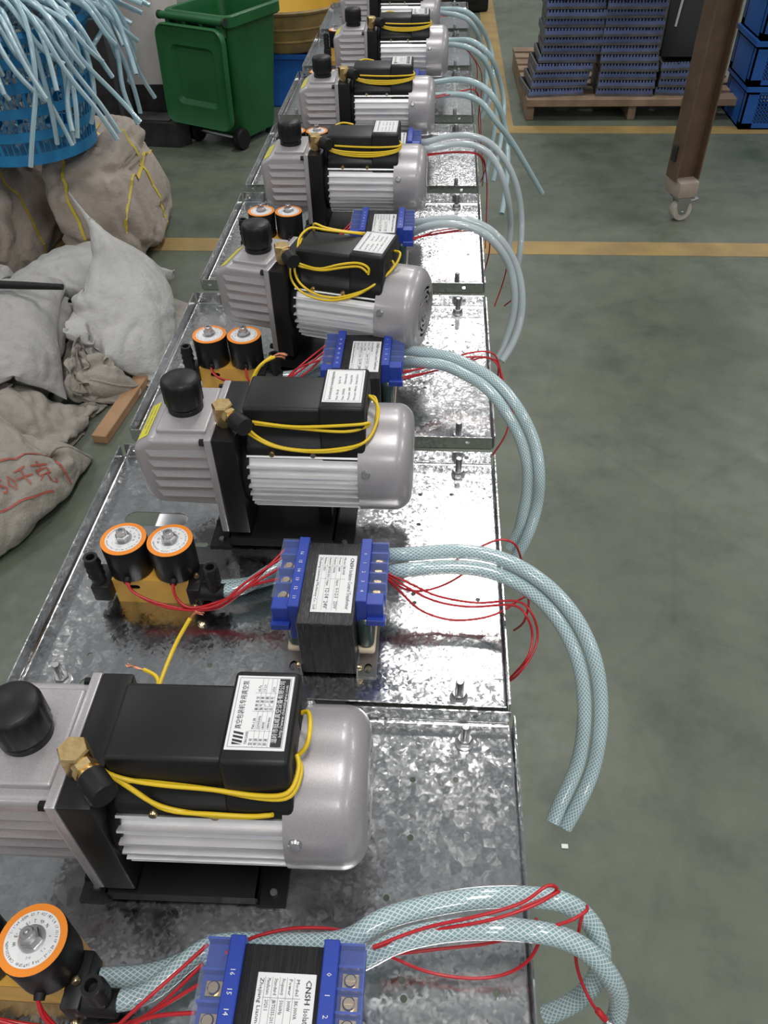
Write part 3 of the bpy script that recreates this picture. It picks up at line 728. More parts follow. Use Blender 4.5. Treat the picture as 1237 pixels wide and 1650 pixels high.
def transformer_proto():
    r = empty('control_transformer', (0, 0, 0))
    MB().rbox(-.0235, .0235, -.046, .046, .003, .070, .0006, 1).build('laminated_core', 'laminated_core', r, smooth=False)
    for s in (-1, 1):
        x0, x1 = sorted((s*.0232, s*.0375))
        MB().rbox(x0, x1, -.0275, .0275, .012, .050, .006, 4).build('winding', 'green_tape', r)
        x0, x1 = sorted((s*.0232, s*.0385))
        MB().rbox(x0, x1, -.0295, .0295, .009, .0155, .003, 3).build('insulating_paper', 'cream_paper', r)
        f = MB(); xa, xb = sorted((s*.0232, s*.0405))
        vs, fs = holed_plate([(xa, -.0475), (xb, -.0475), (xb, .0475), (xa, .0475)], [circle(s*.0328, -.0385, .0036, sy=1.5), circle(s*.0328, .0385, .0036, sy=1.5)])
        f.add([(x, y, .0016) for x, y in vs], [q for q in fs]); f.box(xa, xb, -.0475, -.0465, .0003, .0016)
        x0, x1 = sorted((s*.0236, s*.0246)); f.box(x0, x1, -.0475, .0475, .0014, .014)
        o = f.build('mounting_foot', 'zinc', r, smooth=False)
        for yy in (-.043, .043):
            q = MB(); screw_head(q, (s*.0246, yy, .0095), (s, 0, 0), .0028, .0035); q.build('foot_screw', 'brass_screw', o)
    terminal_block(r, -1, -.031, .0495, ('16', '15', '14', '13', '12', '11'), 3)
    terminal_block(r, 1, -.023, .0495, ('0', '1', '2', '3', '4'), 4)
    # rating label reading towards the front
    pl = MB().rbox(-.0135, .0205, -.0335, .0310, .0699, .0704, .0002, 1).build('rating_label', 'paper_white', r)
    M = frame_matrix((-.0135, .0310, .0706), (0, -1, 0), (1, 0, 0)); L, H = .0645, .034
    k = MB(); g = MB()
    put_text(k, 'CNSH', M, .003, H-.0055, .0046, width=.0125); put_text(k, 'CNSH', M, .0032, H-.0055, .0046, width=.0125)
    put_text(k, 'Isolation Control Transformer', M, .0175, H-.0055, .0050, width=.0435)
    rows = (('Model', 'BK-300VA', '', ''), ('Power', '300W', 'Input', '0-1-2-3   220V'), ('Frequency', '50/60Hz', '', ''), ('Standard', 'JB/T5555-2013', 'Output', '12-14  24V'), ('Manufacture', '2020.1', '', ''))
    for j, row in enumerate(rows):
        y = H-.0112-j*.0042
        put_line(g, M, .0022, y-.0012, L-.0022, y-.0012, .00018)
        big = row[2] == 'Output'
        for s_, x, h, w in zip(row, (.003, .0140, .0290, .0380), (.0028, .0030, .0030, .0050 if big else .0042), (.0085, None, .0068, .0225)):
            if s_: put_text(k, s_, M, x, y, h, width=w) if w else put_text(k, s_, M, x, y, h, aspect=.7)
    put_line(g, M, .0130, H-.008, .0130, H-.0295, .00018); put_line(g, M, .0280, H-.008, .0280, H-.0295, .00018)
    put_text(k, 'Zhejiang Lianmeng Machinery Co., Ltd', M, .003, .0018, .0032, width=.0585)
    k.build('lettering', 'ink', pl, smooth=False); g.build('ruled_lines', 'ink_grey', pl, smooth=False)
    return r
X0 = transformer_proto()
XF = {1: (.2735, -.2505, 0.4), 2: (.2685, .0815, 0), 3: (.2675, .4335, 0), 4: (.2675, .797, 0), 5: (.268, 1.158, 0), 6: (.268, 1.543, 0), 7: (.268, 1.915, 0), 8: (.268, 2.28, 0)}
XN = {1: 'nearest control transformer with blue terminal blocks, cut by the bottom edge', 2: 'control transformer with blue terminal blocks and white label on the second tray',
      3: 'control transformer in front of the askew pump, third from the camera', 4: 'control transformer just behind the askew pump, fourth from the camera',
      5: 'control transformer on the fifth tray, mostly hidden by the fourth pump', 6: 'control transformer on the sixth tray, a blue corner showing behind the fifth pump',
      7: 'control transformer on the seventh tray, hidden behind the sixth pump', 8: 'control transformer on the farthest tray'}
XR = {}
for k, (x, y, a) in XF.items():
    if k == 1: r = X0
    else: r = empty('control_transformer', (0, 0, 0)); copy_parts(X0, r)
    r.location = (x, y, TZ); r.rotation_euler = (0, 0, math.radians(a)); tag(r, XN[k], 'transformer', 'control transformers on the trays'); XR[k] = r
WIRES = {
1 :[ [(0.238,-0.209,0.065),(0.249,-0.195,0.050),(0.271,-0.185,0.040),(0.294,-0.182,0.035),(0.306,-0.182,0.030)],
 [(0.324,-0.198,0.055),(0.354,-0.188,0.062),(0.387,-0.182,0.070),(0.413,-0.175,0.075),(0.428,-0.166,0.080),(0.435,-0.165,0.075),(0.431,-0.168,0.070),(0.413,-0.176,0.070)],
 [(0.324,-0.197,0.050),(0.357,-0.189,0.060),(0.394,-0.184,0.070),(0.420,-0.176,0.075),(0.434,-0.168,0.075),(0.437,-0.165,0.070)],
 [(0.323,-0.195,0.040),(0.338,-0.193,0.020),(0.359,-0.197,0.012),(0.386,-0.199,0.012),(0.408,-0.196,0.015),(0.422,-0.191,0.030),(0.430,-0.181,0.050),(0.444,-0.178,0.060),(0.454,-0.172,0.060),(0.456,-0.167,0.055)],
 [(0.453,-0.171,0.055),(0.452,-0.177,0.040),(0.452,-0.186,0.020),(0.458,-0.194,0.000),(0.465,-0.203,-0.010),(0.471,-0.205,-0.020)],
 [(0.323,-0.195,0.035),(0.338,-0.193,0.030),(0.362,-0.189,0.030),(0.397,-0.185,0.035),(0.419,-0.180,0.045),(0.425,-0.174,0.050)] ],
2 :[ [(0.310,0.114,0.050),(0.335,0.105,0.045),(0.360,0.104,0.030),(0.397,0.106,0.020),(0.429,0.102,0.030),(0.442,0.090,0.030),(0.450,0.082,0.010),(0.445,0.066,0.000),(0.433,0.052,-0.010),(0.426,0.057,-0.030)],
 [(0.310,0.113,0.050),(0.332,0.105,0.040),(0.358,0.098,0.030),(0.391,0.101,0.020),(0.426,0.097,0.030),(0.438,0.085,0.030),(0.445,0.079,0.010),(0.440,0.061,0.000),(0.426,0.059,-0.030)],
 [(0.310,0.116,0.050),(0.346,0.116,0.045),(0.374,0.136,0.042),(0.397,0.156,0.040),(0.417,0.163,0.045),(0.432,0.162,0.040),(0.441,0.169,0.010)],
 [(0.310,0.111,0.050),(0.329,0.107,0.035),(0.349,0.110,0.030),(0.371,0.121,0.030),(0.391,0.135,0.035)],
 [(0.310,0.114,0.045),(0.327,0.107,0.030),(0.347,0.098,0.015),(0.378,0.093,0.010),(0.414,0.098,0.015),(0.442,0.117,0.020),(0.441,0.104,0.000),(0.436,0.124,-0.040)] ],
3 :[ [(0.310,0.434,0.045),(0.337,0.449,0.045),(0.367,0.467,0.045),(0.400,0.470,0.055),(0.423,0.474,0.050),(0.432,0.471,0.030),(0.440,0.454,0.010),(0.453,0.438,-0.020),(0.469,0.425,-0.050)],
 [(0.311,0.427,0.045),(0.345,0.439,0.045),(0.382,0.464,0.040),(0.412,0.474,0.045),(0.429,0.463,0.040),(0.435,0.461,0.010),(0.446,0.451,-0.020),(0.443,0.432,-0.040),(0.427,0.415,-0.060)],
 [(0.310,0.428,0.040),(0.337,0.442,0.040),(0.356,0.452,0.040),(0.378,0.466,0.035),(0.401,0.475,0.045)],
 [(0.310,0.433,0.050),(0.337,0.439,0.050),(0.359,0.460,0.045),(0.396,0.467,0.050),(0.425,0.469,0.045),(0.431,0.480,0.020),(0.431,0.497,-0.030),(0.433,0.519,-0.060)] ],
4 :[ [(0.311,0.803,0.040),(0.346,0.825,0.045),(0.384,0.837,0.045),(0.418,0.833,0.045),(0.431,0.834,0.030),(0.433,0.843,0.000),(0.429,0.866,-0.040)],
 [(0.311,0.801,0.045),(0.356,0.832,0.040),(0.413,0.838,0.045),(0.442,0.827,0.040),(0.469,0.823,0.010),(0.482,0.811,-0.020),(0.479,0.807,-0.050),(0.463,0.825,-0.080)],
 [(0.311,0.796,0.045),(0.351,0.828,0.040),(0.413,0.829,0.045),(0.447,0.834,0.030),(0.461,0.833,0.000),(0.460,0.839,-0.040),(0.447,0.823,-0.080)] ],
5 :[ [(0.325,1.147,0.045),(0.364,1.177,0.040),(0.409,1.163,0.045),(0.429,1.184,0.030),(0.439,1.210,0.000),(0.433,1.243,-0.040)],
 [(0.325,1.153,0.045),(0.364,1.174,0.040),(0.415,1.160,0.045),(0.432,1.193,0.020),(0.444,1.227,-0.030),(0.449,1.247,-0.100),(0.452,1.247,-0.180)],
 [(0.326,1.141,0.045),(0.364,1.171,0.040),(0.418,1.154,0.045),(0.433,1.183,0.010),(0.437,1.247,-0.050)] ],
6 :[ [(0.336,1.480,0.045),(0.383,1.514,0.045),(0.414,1.541,0.045),(0.429,1.567,0.030),(0.441,1.615,-0.030),(0.448,1.619,-0.100)],
 [(0.336,1.493,0.045),(0.383,1.523,0.045),(0.419,1.541,0.045),(0.435,1.558,0.020),(0.437,1.604,-0.040),(0.452,1.615,-0.120)] ],
7 :[ [(0.378,1.926,0.045),(0.404,1.885,0.045),(0.423,1.867,0.030),(0.439,1.875,0.000),(0.438,1.883,-0.060)],
 [(0.378,1.920,0.045),(0.408,1.883,0.040),(0.430,1.879,0.020),(0.452,1.897,-0.020),(0.453,1.901,-0.080)] ],
8 :[ [(0.325,2.203,0.045),(0.386,2.208,0.045),(0.427,2.250,0.030),(0.444,2.246,0.000),(0.448,2.257,-0.050)] ],
}
for k, L in WIRES.items():
    r = XR[k]; Mi = (Matrix.Translation(r.location) @ Matrix.Rotation(r.rotation_euler.z, 4, 'Z')).inverted()
    for P in L:
        P = [Mi @ Vector((x, y, max(z, .0016)+TZ if x < .425 else z+TZ)) for x, y, z in P]
        MB().tube(smooth_path(spline(P, 6), 2), .0011, 8).build('red_wire', 'red_wire', r, ang=60)
r = XR[1]; Mi = (Matrix.Translation(r.location) @ Matrix.Rotation(r.rotation_euler.z, 4, 'Z')).inverted()
lug = MB(); lp = Vector(WIRES[1][4][-1])+Vector((0, 0, TZ)); d = Vector((.006, -.004, -.006)).normalized()
lug.lathe([(.0016, -.003), (.0022, -.002), (.0022, .006), (.0018, .007)], Mi @ lp, d, 12); lug.build('crimp_sleeve', 'red_wire', r)
MB().lathe([(.0012, .007), (.0030, .010), (.0030, .013), (.001, .014)], Mi @ lp, d, 10).build('crimp_lug', 'zinc', r)

# ================================================================ hoses leaving the trays
HOSES = {
'1A':[(0.2450,-0.2010,0.0300),(0.2840,-0.1900,0.0400),(0.3300,-0.1790,0.0500),(0.3760,-0.1690,0.0580),(0.4110,-0.1650,0.0580),(0.4420,-0.1630,0.0500),(0.4620,-0.1670,0.0300),(0.4710,-0.1770,0.0100),(0.4710,-0.1860,-0.0150),(0.4610,-0.1930,-0.0400),(0.4420,-0.1980,-0.0600)],
'1B':[(0.3080,-0.2010,0.0400),(0.3390,-0.1920,0.0500),(0.3760,-0.1860,0.0580),(0.4100,-0.1850,0.0600),(0.4380,-0.1840,0.0500),(0.4580,-0.1870,0.0350),(0.4750,-0.1930,0.0100),(0.4850,-0.1980,-0.0200),(0.4840,-0.2070,-0.0500),(0.4770,-0.2150,-0.0800)],
'2A':[(0.3060,0.1270,0.0500),(0.3340,0.1280,0.0580),(0.3730,0.1290,0.0630),(0.4060,0.1250,0.0630),(0.4330,0.1160,0.0580),(0.4600,0.1030,0.0450),(0.4830,0.0860,0.0250),(0.4990,0.0650,0.0000),(0.5070,0.0470,-0.0300),(0.5090,0.0280,-0.0600),(0.5050,0.0080,-0.0900),(0.4940,-0.0120,-0.1100),(0.4820,-0.0280,-0.1300)],
'2B':[(0.3066,0.1128,0.0497),(0.3245,0.1143,0.0506),(0.3480,0.1170,0.0520),(0.3733,0.1186,0.0533),(0.3940,0.1181,0.0525),(0.4114,0.1147,0.0508),(0.4268,0.1099,0.0468),(0.4434,0.1041,0.0390),(0.4586,0.0955,0.0289),(0.4717,0.0843,0.0166),(0.4820,0.0714,0.0022),(0.4890,0.0592,-0.0141),(0.4931,0.0478,-0.0328),(0.4950,0.0363,-0.0517),(0.4944,0.0240,-0.0707),(0.4912,0.0109,-0.0880),(0.4849,-0.0010,-0.1007),(0.4767,-0.0142,-0.1130),(0.4697,-0.0277,-0.1228)],
'3A':[(0.3060,0.4660,0.0500),(0.3590,0.4540,0.0600),(0.3950,0.4310,0.0600),(0.4270,0.4090,0.0500),(0.4520,0.3830,0.0300),(0.4700,0.3650,0.0000),(0.4770,0.3450,-0.0300),(0.4780,0.3350,-0.0700),(0.4680,0.3130,-0.1000),(0.4540,0.3000,-0.1300)],
'3B':[(0.3034,0.4521,0.0493),(0.3375,0.4457,0.0541),(0.3659,0.4353,0.0566),(0.3870,0.4202,0.0554),(0.4080,0.4064,0.0504),(0.4251,0.3929,0.0394),(0.4401,0.3795,0.0231),(0.4522,0.3686,0.0048),(0.4600,0.3592,-0.0143),(0.4645,0.3505,-0.0338),(0.4646,0.3408,-0.0571),(0.4618,0.3311,-0.0793),(0.4583,0.3232,-0.1018),(0.4489,0.3141,-0.1225)],
'4A':[(0.3030,0.8380,0.0500),(0.3650,0.8270,0.0650),(0.4120,0.8210,0.0600),(0.4460,0.8120,0.0400),(0.4730,0.8120,0.0000),(0.4860,0.7990,-0.0400),(0.4870,0.7820,-0.0800),(0.4750,0.7570,-0.1100),(0.4590,0.7390,-0.1300)],
'4B':[(0.3008,0.8247,0.0493),(0.3414,0.8176,0.0583),(0.3804,0.8120,0.0615),(0.4083,0.8085,0.0563),(0.4304,0.8025,0.0454),(0.4503,0.8003,0.0241),(0.4648,0.8016,-0.0025),(0.4721,0.7962,-0.0269),(0.4752,0.7890,-0.0528),(0.4736,0.7826,-0.0787),(0.4684,0.7724,-0.1023),(0.4619,0.7603,-0.1220),(0.4532,0.7501,-0.1351)],
'5A':[(0.3230,1.1960,0.0500),(0.3800,1.1910,0.0650),(0.4320,1.1840,0.0600),(0.4700,1.1750,0.0300),(0.4980,1.1710,-0.0200),(0.5130,1.1710,-0.0800),(0.5140,1.1430,-0.1300),(0.5110,1.1380,-0.1800)],
'5B':[(0.3202,1.1583,0.0489),(0.3573,1.1607,0.0562),(0.3945,1.1603,0.0600),(0.4247,1.1545,0.0554),(0.4485,1.1442,0.0400),(0.4673,1.1308,0.0114),(0.4797,1.1308,-0.0265),(0.4879,1.1414,-0.0637),(0.4917,1.1503,-0.0935),(0.4912,1.1475,-0.1297),(0.4887,1.1499,-0.1662)],
'6A':[(0.3350,1.5720,0.0500),(0.3880,1.5400,0.0650),(0.4350,1.5130,0.0600),(0.4700,1.5020,0.0300),(0.4940,1.5310,-0.0300),(0.5030,1.5020,-0.0800),(0.5010,1.4530,-0.1300),(0.4920,1.3970,-0.1700)],
'6B':[(0.3350,1.5280,0.0360),(0.3910,1.5010,0.0460),(0.4350,1.4840,0.0360),(0.4710,1.4820,-0.0040),(0.5070,1.5120,-0.0500),(0.5520,1.5450,-0.1200),(0.6000,1.5910,-0.2000)],
'7A':[(0.3760,1.9290,0.0500),(0.4220,1.8790,0.0600),(0.4690,1.8660,0.0300),(0.5000,1.9170,-0.0400),(0.5160,1.9180,-0.1000),(0.5090,1.8460,-0.1700),(0.4940,1.7930,-0.2500)],
'7B':[(0.3561,1.9104,0.0438),(0.3868,1.8757,0.0517),(0.4255,1.8515,0.0468),(0.4586,1.8555,0.0187),(0.4805,1.8822,-0.0324),(0.4915,1.8867,-0.0706),(0.4939,1.8864,-0.0868),(0.4930,1.8687,-0.1398),(0.4836,1.8487,-0.2110),(0.4733,1.8232,-0.2649)],
'8A':[(0.3240,2.2670,0.0500),(0.4020,2.2080,0.0600),(0.4470,2.2140,0.0300),(0.4840,2.2820,-0.0400),(0.5020,2.2610,-0.1000),(0.4960,2.2100,-0.1700),(0.4730,2.2040,-0.2200)],
'8B':[(0.2994,2.2357,0.0455),(0.3564,2.1965,0.0545),(0.4120,2.1766,0.0465),(0.4412,2.1966,0.0130),(0.4618,2.2466,-0.0344),(0.4723,2.2607,-0.0641),(0.4801,2.2467,-0.0935),(0.4817,2.2253,-0.1449),(0.4747,2.2141,-0.1858),(0.4605,2.2141,-0.2138)],
}
HN = {'1A': 'nearest pale blue braided hose, back one of the pair curling off the tray', '1B': 'nearest pale blue braided hose, front one of the pair curling off the tray',
      '2A': 'long braided hose arching from the second tray, outer one of the pair', '2B': 'long braided hose arching from the second tray, inner one of the pair',
      '3A': 'braided hose from the third tray, outer one of the pair', '3B': 'braided hose from the third tray, inner one of the pair',
      '4A': 'clear printed hose from the fourth tray, outer one', '4B': 'clear printed hose from the fourth tray, inner one',
      '5A': 'clear glossy hose from the fifth tray, outer one', '5B': 'clear glossy hose from the fifth tray, inner one',
      '6A': 'pale hose from the sixth tray hanging straight down', '6B': 'pale hose from the sixth tray with its cut end farthest out over the floor',
      '7A': 'pale hose from the seventh tray, outer one', '7B': 'pale hose from the seventh tray, inner one',
      '8A': 'pale hose from the farthest tray, outer one', '8B': 'pale hose from the farthest tray, inner one'}
for k, P in HOSES.items():
    i = int(k[0]); vx, vy = VALVES[i][0], VALVES[i][1]; xx, xy = XF[i][0], XF[i][1]
    off = 0 if k[1] == 'A' else 1
    # from the valve outlet, round the back of the transformer, then out over the tray edge
    lead = [(vx+.056, vy-.0185, .0225), (vx+.085, vy-.012, .022), (xx-.058, xy+.056, .026), (xx-.02, xy+.0585, .032), (xx+.03, xy+.0585, .042)] if not off else \
           [(vx+.048, vy-.002, .0095), (vx+.085, vy+.004, .0090), (xx-.055, xy+.0605, .0095), (xx-.02, xy+.0615, .0125), (xx+.03, xy+.0490, .0265)]
    P = [p for p in P if p[0] > xx+.045]
    pts = [Vector((a, b, c+TZ)) for a, b, c in lead+P]
    pts = smooth_path(spline(pts, 7), 4)
    mt = 'braided_hose' if i <= 3 else 'printed_hose' if i <= 5 else 'clear_hose'
    rad = .0066 if i <= 3 else .0060 if i <= 5 else .0064
    o = link_obj('pvc_hose', hose_mesh('pvc_hose', pts, rad, mt)); tag(o, HN[k], 'hose', 'hoses leaving the trays')

# ================================================================ things standing on the floor, right side
def noisy(name, c0, c1, scale, rough=0.6, metal=0.0, bump=0.0, det=4, lo=.35, hi=.65):
    m = mat(name, c0, rough, metal); t = NT(m); v = t.coord('Object'); n1 = t.noise(v, scale, det)
    t.l(t.ramp(n1.outputs[0], [(lo, c0), (hi, c1)]), t.b.inputs['Base Color'])
    if bump: t.bump(n1.outputs[0], bump, .01)
    return m
noisy('brown_paint', (.10, .062, .038), (.15, .095, .062), 9, .45)
noisy('beige_steel', (.36, .29, .24), (.44, .37, .31), 12, .5)
noisy('caster_wheel', (.42, .38, .32), (.52, .48, .42), 20, .5)
noisy('pallet_wood', (.20, .135, .085), (.30, .21, .14), 11, .75, bump=.1)
noisy('crate_blue', (.010, .085, .34), (.016, .115, .42), 6, .45)
noisy('rack_grey', (.085, .083, .088), (.14, .135, .14), 18, .5, .2)
noisy('rack_blue', (.10, .135, .29), (.15, .19, .37), 20, .5)
noisy('dark_panel', (.045, .045, .05), (.065, .065, .07), 5, .5)
noisy('bin_green', (.006, .088, .020), (.011, .118, .030), 5, .42)
noisy('bin_green_dark', (.010, .030, .012), (.012, .036, .016), 5, .5)
noisy('plaster', (.50, .47, .45), (.58, .55, .53), 4, .8)
noisy('skirting_black', (.012, .012, .012), (.03, .03, .03), 14, .5)
noisy('basket_brown', (.22, .15, .06), (.33, .22, .08), 14, .6)
noisy('basket_yellow', (.62, .40, .05), (.70, .46, .07), 10, .55)
noisy('basket_blue', (.016, .19, .42), (.022, .24, .50), 8, .42)
mat('cardboard', (.38, .27, .17), .8)

# --- post of a wheeled steel frame
px, py = 1.333, 2.985
fr = tag(empty('frame_post', (px, py, 0), math.radians(17)), 'brown painted steel beam post standing on one caster', 'steel post')
b = MB(); H0, H1 = .162, 2.1
b.box(-.052, -.046, -.040, .040, H0, H1); b.box(.046, .052, -.040, .040, H0, H1); b.box(-.046, .046, -.003, .003, H0, H1)
b.build('beam', 'brown_paint', fr, smooth=False)
MB().rbox(-.038, .044, -.062, .05, .100, .162, .004).build('foot_tube', 'beige_steel', fr)
MB().rbox(-.34, .95, .06, .70, 1.16, 1.20, .003).build('shade_top', 'brown_paint', fr)  # unseen top, added and widened to shade the floor near the post
MB().rbox(-.060, -.052, -.01, .02, .23, .29, .002).build('cable_clip', 'skirting_black', fr)
MB().box(-.034, .040, -.060, .01, .092, .0995).build('mounting_plate', 'zinc', fr, smooth=False)
ck = MB()
for s_ in (-1, 1): ck.prism([(-.030, .088), (.030, .088), (.022, .030), (.004, .026), (-.012, .036)], 'y', -.03+s_*.0185, -.03+s_*.0215)
ck.rbox(-.028, .032, -.053, -.007, .084, .092, .002); ck.cyl((0.006, -.056, .036), (.006, -.004, .036), .006, 12)
ck.build('caster_fork', 'zinc', fr, smooth=False)
MB().lathe([(.012, -.018), (.040, -.018), (.043, -.012), (.043, .012), (.040, .018), (.012, .018)], (.006, -.03, .043), (0, 1, 0), 36).build('caster_wheel', 'caster_wheel', fr)
MB().prism([(.018, .076), (.070, .086), (.072, .080), (.020, .068)], 'y', -.048, -.012).build('brake_lever', 'zinc', fr, smooth=False)

# --- wooden pallet
pa = tag(empty('wooden_pallet', (0.80, 4.19, 0), math.radians(1.0)), 'worn wooden pallet under the stacks of blue racks', 'pallet')
for x in (0.0, .53, 1.075): MB().rbox(x, x+.04, 0, 1.0, 0, .085, .003, 1).build('stringer', 'pallet_wood', pa, smooth=False)
for j in range(8):
    MB().rbox(-.005, 1.12, j*.132-.012, j*.132+.075, .0852, .108, .002, 1).build('deck_board', 'pallet_wood', pa, smooth=False)
MB().rbox(-.005, 1.12, -.022, -.0125, .072, .107, .002, 1).build('front_board', 'pallet_wood', pa, smooth=False)

# --- stacked blue racks
rb = MB(); rb.box(-.146, .146, -.012, .24, 0, .011); rb.box(-.146, -.138, .004, .24, .011, .036); rb.box(.138, .146, .004, .24, .011, .036); rb.box(-.146, .146, .232, .24, .011, .036)
rack_body = rb.mesh('rack_body', 'rack_grey', smooth=False)
rf = MB(); rf.box(-.144, .144, -.006, -.001, .011, .0255)
for i in range(18):
    x = -.143+i*.0160; rf.box(x, x+.0095, -.006, -.001, .0255, .0365)
rack_face = rf.mesh('rack_face', 'rack_blue', smooth=False)
rh = MB().lathe([(.004, 0), (.004, .0015)], (0, -.006, .018), (0, -1, 0), 10).mesh('rack_knob', 'skirting_black')
rnd = random.Random(11)
def rack(x, y, z, a, label, group):
    r = empty('notched_rack', (x, y, z), a); tag(r, label, 'rack', group)
    link_obj('body', rack_body, r); link_obj('notched_face', rack_face, r)
    for kx in (-.055+rnd.uniform(-.03, .03), .065+rnd.uniform(-.03, .03)):
        k = link_obj('knob', rh, r); k.location = (kx, 0, .014)
PT = .1082
NTH = ('lowest', 'second', 'third', 'fourth', 'fifth', 'sixth', 'seventh', 'eighth', 'ninth', 'tenth', 'eleventh', 'twelfth', 'thirteenth')
def rack_label(i, n, where):
    return 'lowest notched blue rack of the %s, lying on the pallet' % where if i == 0 else 'notched blue rack, %s from the pallet in the %s' % (NTH[i], where)
for i in range(13):
    sh = max(0, 6-i)*.011
    rack(1.012-sh+rnd.uniform(-.006, .006)-(0 if i < 6 else .01), 4.235-rnd.uniform(0, .012), PT+i*.0395, math.radians(rnd.uniform(-2, 2)+max(0, 5-i)*1.2),
         rack_label(i, 13, 'left stack'), 'notched racks in the left stack')
for i in range(13):
    rack(1.302+rnd.uniform(-.006, .006)-i*.0015, 4.232-rnd.uniform(0, .01), PT+i*.0395, math.radians(rnd.uniform(-1.2, 1.2)),
         rack_label(i, 13, 'middle stack'), 'notched racks in the middle stack')
for i in range(4):
    rack(1.61+rnd.uniform(-.006, .006), 4.24+i*.004, PT+i*.0395, math.radians(-6+i*4),
         rack_label(i, 4, 'short stack by the post'), 'notched racks in the short stack')
dp = tag(empty('panel_box', (1.62, 4.32, PT+4*.0395), math.radians(-2)), 'dark grey sheet metal housing resting on the short rack stack', 'metal housing')
MB().rbox(-.15, .15, 0, .035, 0, .46, .004).build('panel', 'dark_panel', dp)
MB().cyl((-.105, -.006, .14), (-.085, -.006, .40), .006, 10).build('white_rod', 'paper_white', dp)
MB().box(-.13, .13, .036, .22, 0, .40).build('box_back', 'rack_grey', dp, smooth=False)

# --- blue crates
def crate(name_label, x, y, z, a, sx, sy, sz, group, mesh=True):
    r = tag(empty('plastic_crate', (x, y, z), a), name_label, 'crate', group)
    w = MB(); t_ = .008
    w.box(0, sx, 0, sy, 0, t_)
    for yy in (0, sy-t_):
        w.box(0, sx, yy, yy+t_, sz-.035, sz-.002); w.box(0, sx, yy, yy+t_, 0, .03); w.box(0, .06, yy, yy+t_, 0, sz); w.box(sx-.06, sx, yy, yy+t_, 0, sz)
    for xx in (0, sx-t_):
        w.box(xx, xx+t_, 0, sy, sz-.035, sz-.002); w.box(xx, xx+t_, 0, sy, 0, .03); w.box(xx, xx+t_, 0, .05, 0, sz); w.box(xx, xx+t_, sy-.05, sy, 0, sz)
        if not mesh: w.box(xx, xx+t_, 0, sy, .03, sz-.03)
        else: w.box(xx, xx+t_*.6, .04, sy-.04, .03, sz-.03)
    w.build('walls', 'crate_blue', r, smooth=False)
    g = MB()
    if mesh:
        for yy in (.002, sy-.006):
            i = .06
            while i < sx-.06: g.box(i, i+.006, yy, yy+.004, .03, sz-.035); i += .0165
            i = .04
            while i < sz-.035: g.box(.06, sx-.06, yy, yy+.004, i, i+.005); i += .0165
    else:
        for yy in (.002, sy-.006): g.box(.06, sx-.06, yy, yy+.004, .03, sz-.035)
    g.build('side_lattice', 'crate_blue', r, smooth=False)['kind'] = 'stuff'
    rm = MB(); e = .010
    rm.box(-e, sx+e, -e, 0, sz-.022, sz); rm.box(-e, sx+e, sy, sy+e, sz-.022, sz); rm.box(-e, 0, 0, sy, sz-.022, sz); rm.box(sx, sx+e, 0, sy, sz-.022, sz)
    rm.build('rim', 'crate_blue', r, smooth=False)
    return r
for i, (dx, lab) in enumerate(((0, 'bottom blue plastic crate of the stack at the right edge'), (-.012, 'middle blue plastic crate of the stack at the right edge'),
                               (-.006, 'top blue plastic crate of the stack at the right edge'))):
    crate(lab, 1.868+dx, 4.05, i*.2, 0, .52, .36, .2, 'blue crates stacked at the right')

# --- small things
pp = MB().rbox(-.006, .006, -.004, .004, 0, .003, .0008).build('paper_scrap', 'paper_white'); pp.location = (.61, .28, 0.0); tag(pp, 'tiny white paper scrap on the floor below the long hose', 'scrap')
bb = tag(empty('black_case', (.40, 6.55, 0), .3), 'black case on the floor at the top edge of the photo', 'case')
MB().rbox(0, .30, 0, .25, 0, .16, .02, 3).build('body', 'black_plastic', bb); MB().rbox(.10, .20, -.012, 0, .07, .10, .004).build('handle', 'black_rubber', bb)
cb = tag(empty('carton', (.02, 6.9, 0), .05), 'brown carton beyond the last tray at the top edge', 'carton')
MB().rbox(0, .42, 0, .35, 0, .22, .004).build('body', 'cardboard', cb, smooth=False); MB().rbox(.0, .42, .16, .19, .2202, .2212, .0003, 1).build('tape', 'beige_steel', cb, smooth=False)

# ================================================================ left background
# --- green wheeled bin, lid hanging open
bn = tag(empty('wheeled_bin', (-.785, 3.765, 0), math.radians(-27)), 'green wheeled waste bin with its lid hanging open', 'waste bin')
def rrect(hx, y0, y1, r, n=5):
    out = []
    for cx, cy, a0 in ((hx-r, y1-r, 0), (-hx+r, y1-r, 90), (-hx+r, y0+r, 180), (hx-r, y0+r, 270)):
        for i in range(n+1):
            a = math.radians(a0+90*i/n); out.append((cx+r*math.cos(a), cy+r*math.sin(a)))
    return out
def loft(mb, rings, close_bottom=True, close_top=False):
    n = len(rings[0]); k = len(mb.v)
    for R in rings: mb.v += [tuple(p) for p in R]
    for j in range(len(rings)-1):
        for i in range(n): mb.f.append((k+j*n+i, k+j*n+(i+1) % n, k+(j+1)*n+(i+1) % n, k+(j+1)*n+i))
    if close_bottom: mb.f.append(tuple(k+n-1-i for i in range(n)))
    if close_top: mb.f.append(tuple(k+(len(rings)-1)*n+i for i in range(n)))
    return mb
def R3(hx, y0, y1, r, z): return [(x, y, z) for x, y in rrect(hx, y0, y1, r)]
body = MB(); loft(body, [R3(.130, .075, .350, .03, .035), R3(.135, .070, .355, .03, .06), R3(.172, .028, .395, .035, .535), R3(.190, .008, .412, .04, .538),
                         R3(.197, .000, .420, .045, .545), R3(.197, .000, .420, .045, .585), R3(.190, .007, .413, .04, .590), R3(.172, .026, .396, .035, .588), R3(.166, .032, .390, .035, .56), R3(.128, .078, .345, .03, .06)], True, True)
body.build('body', 'bin_green', bn, ang=40)
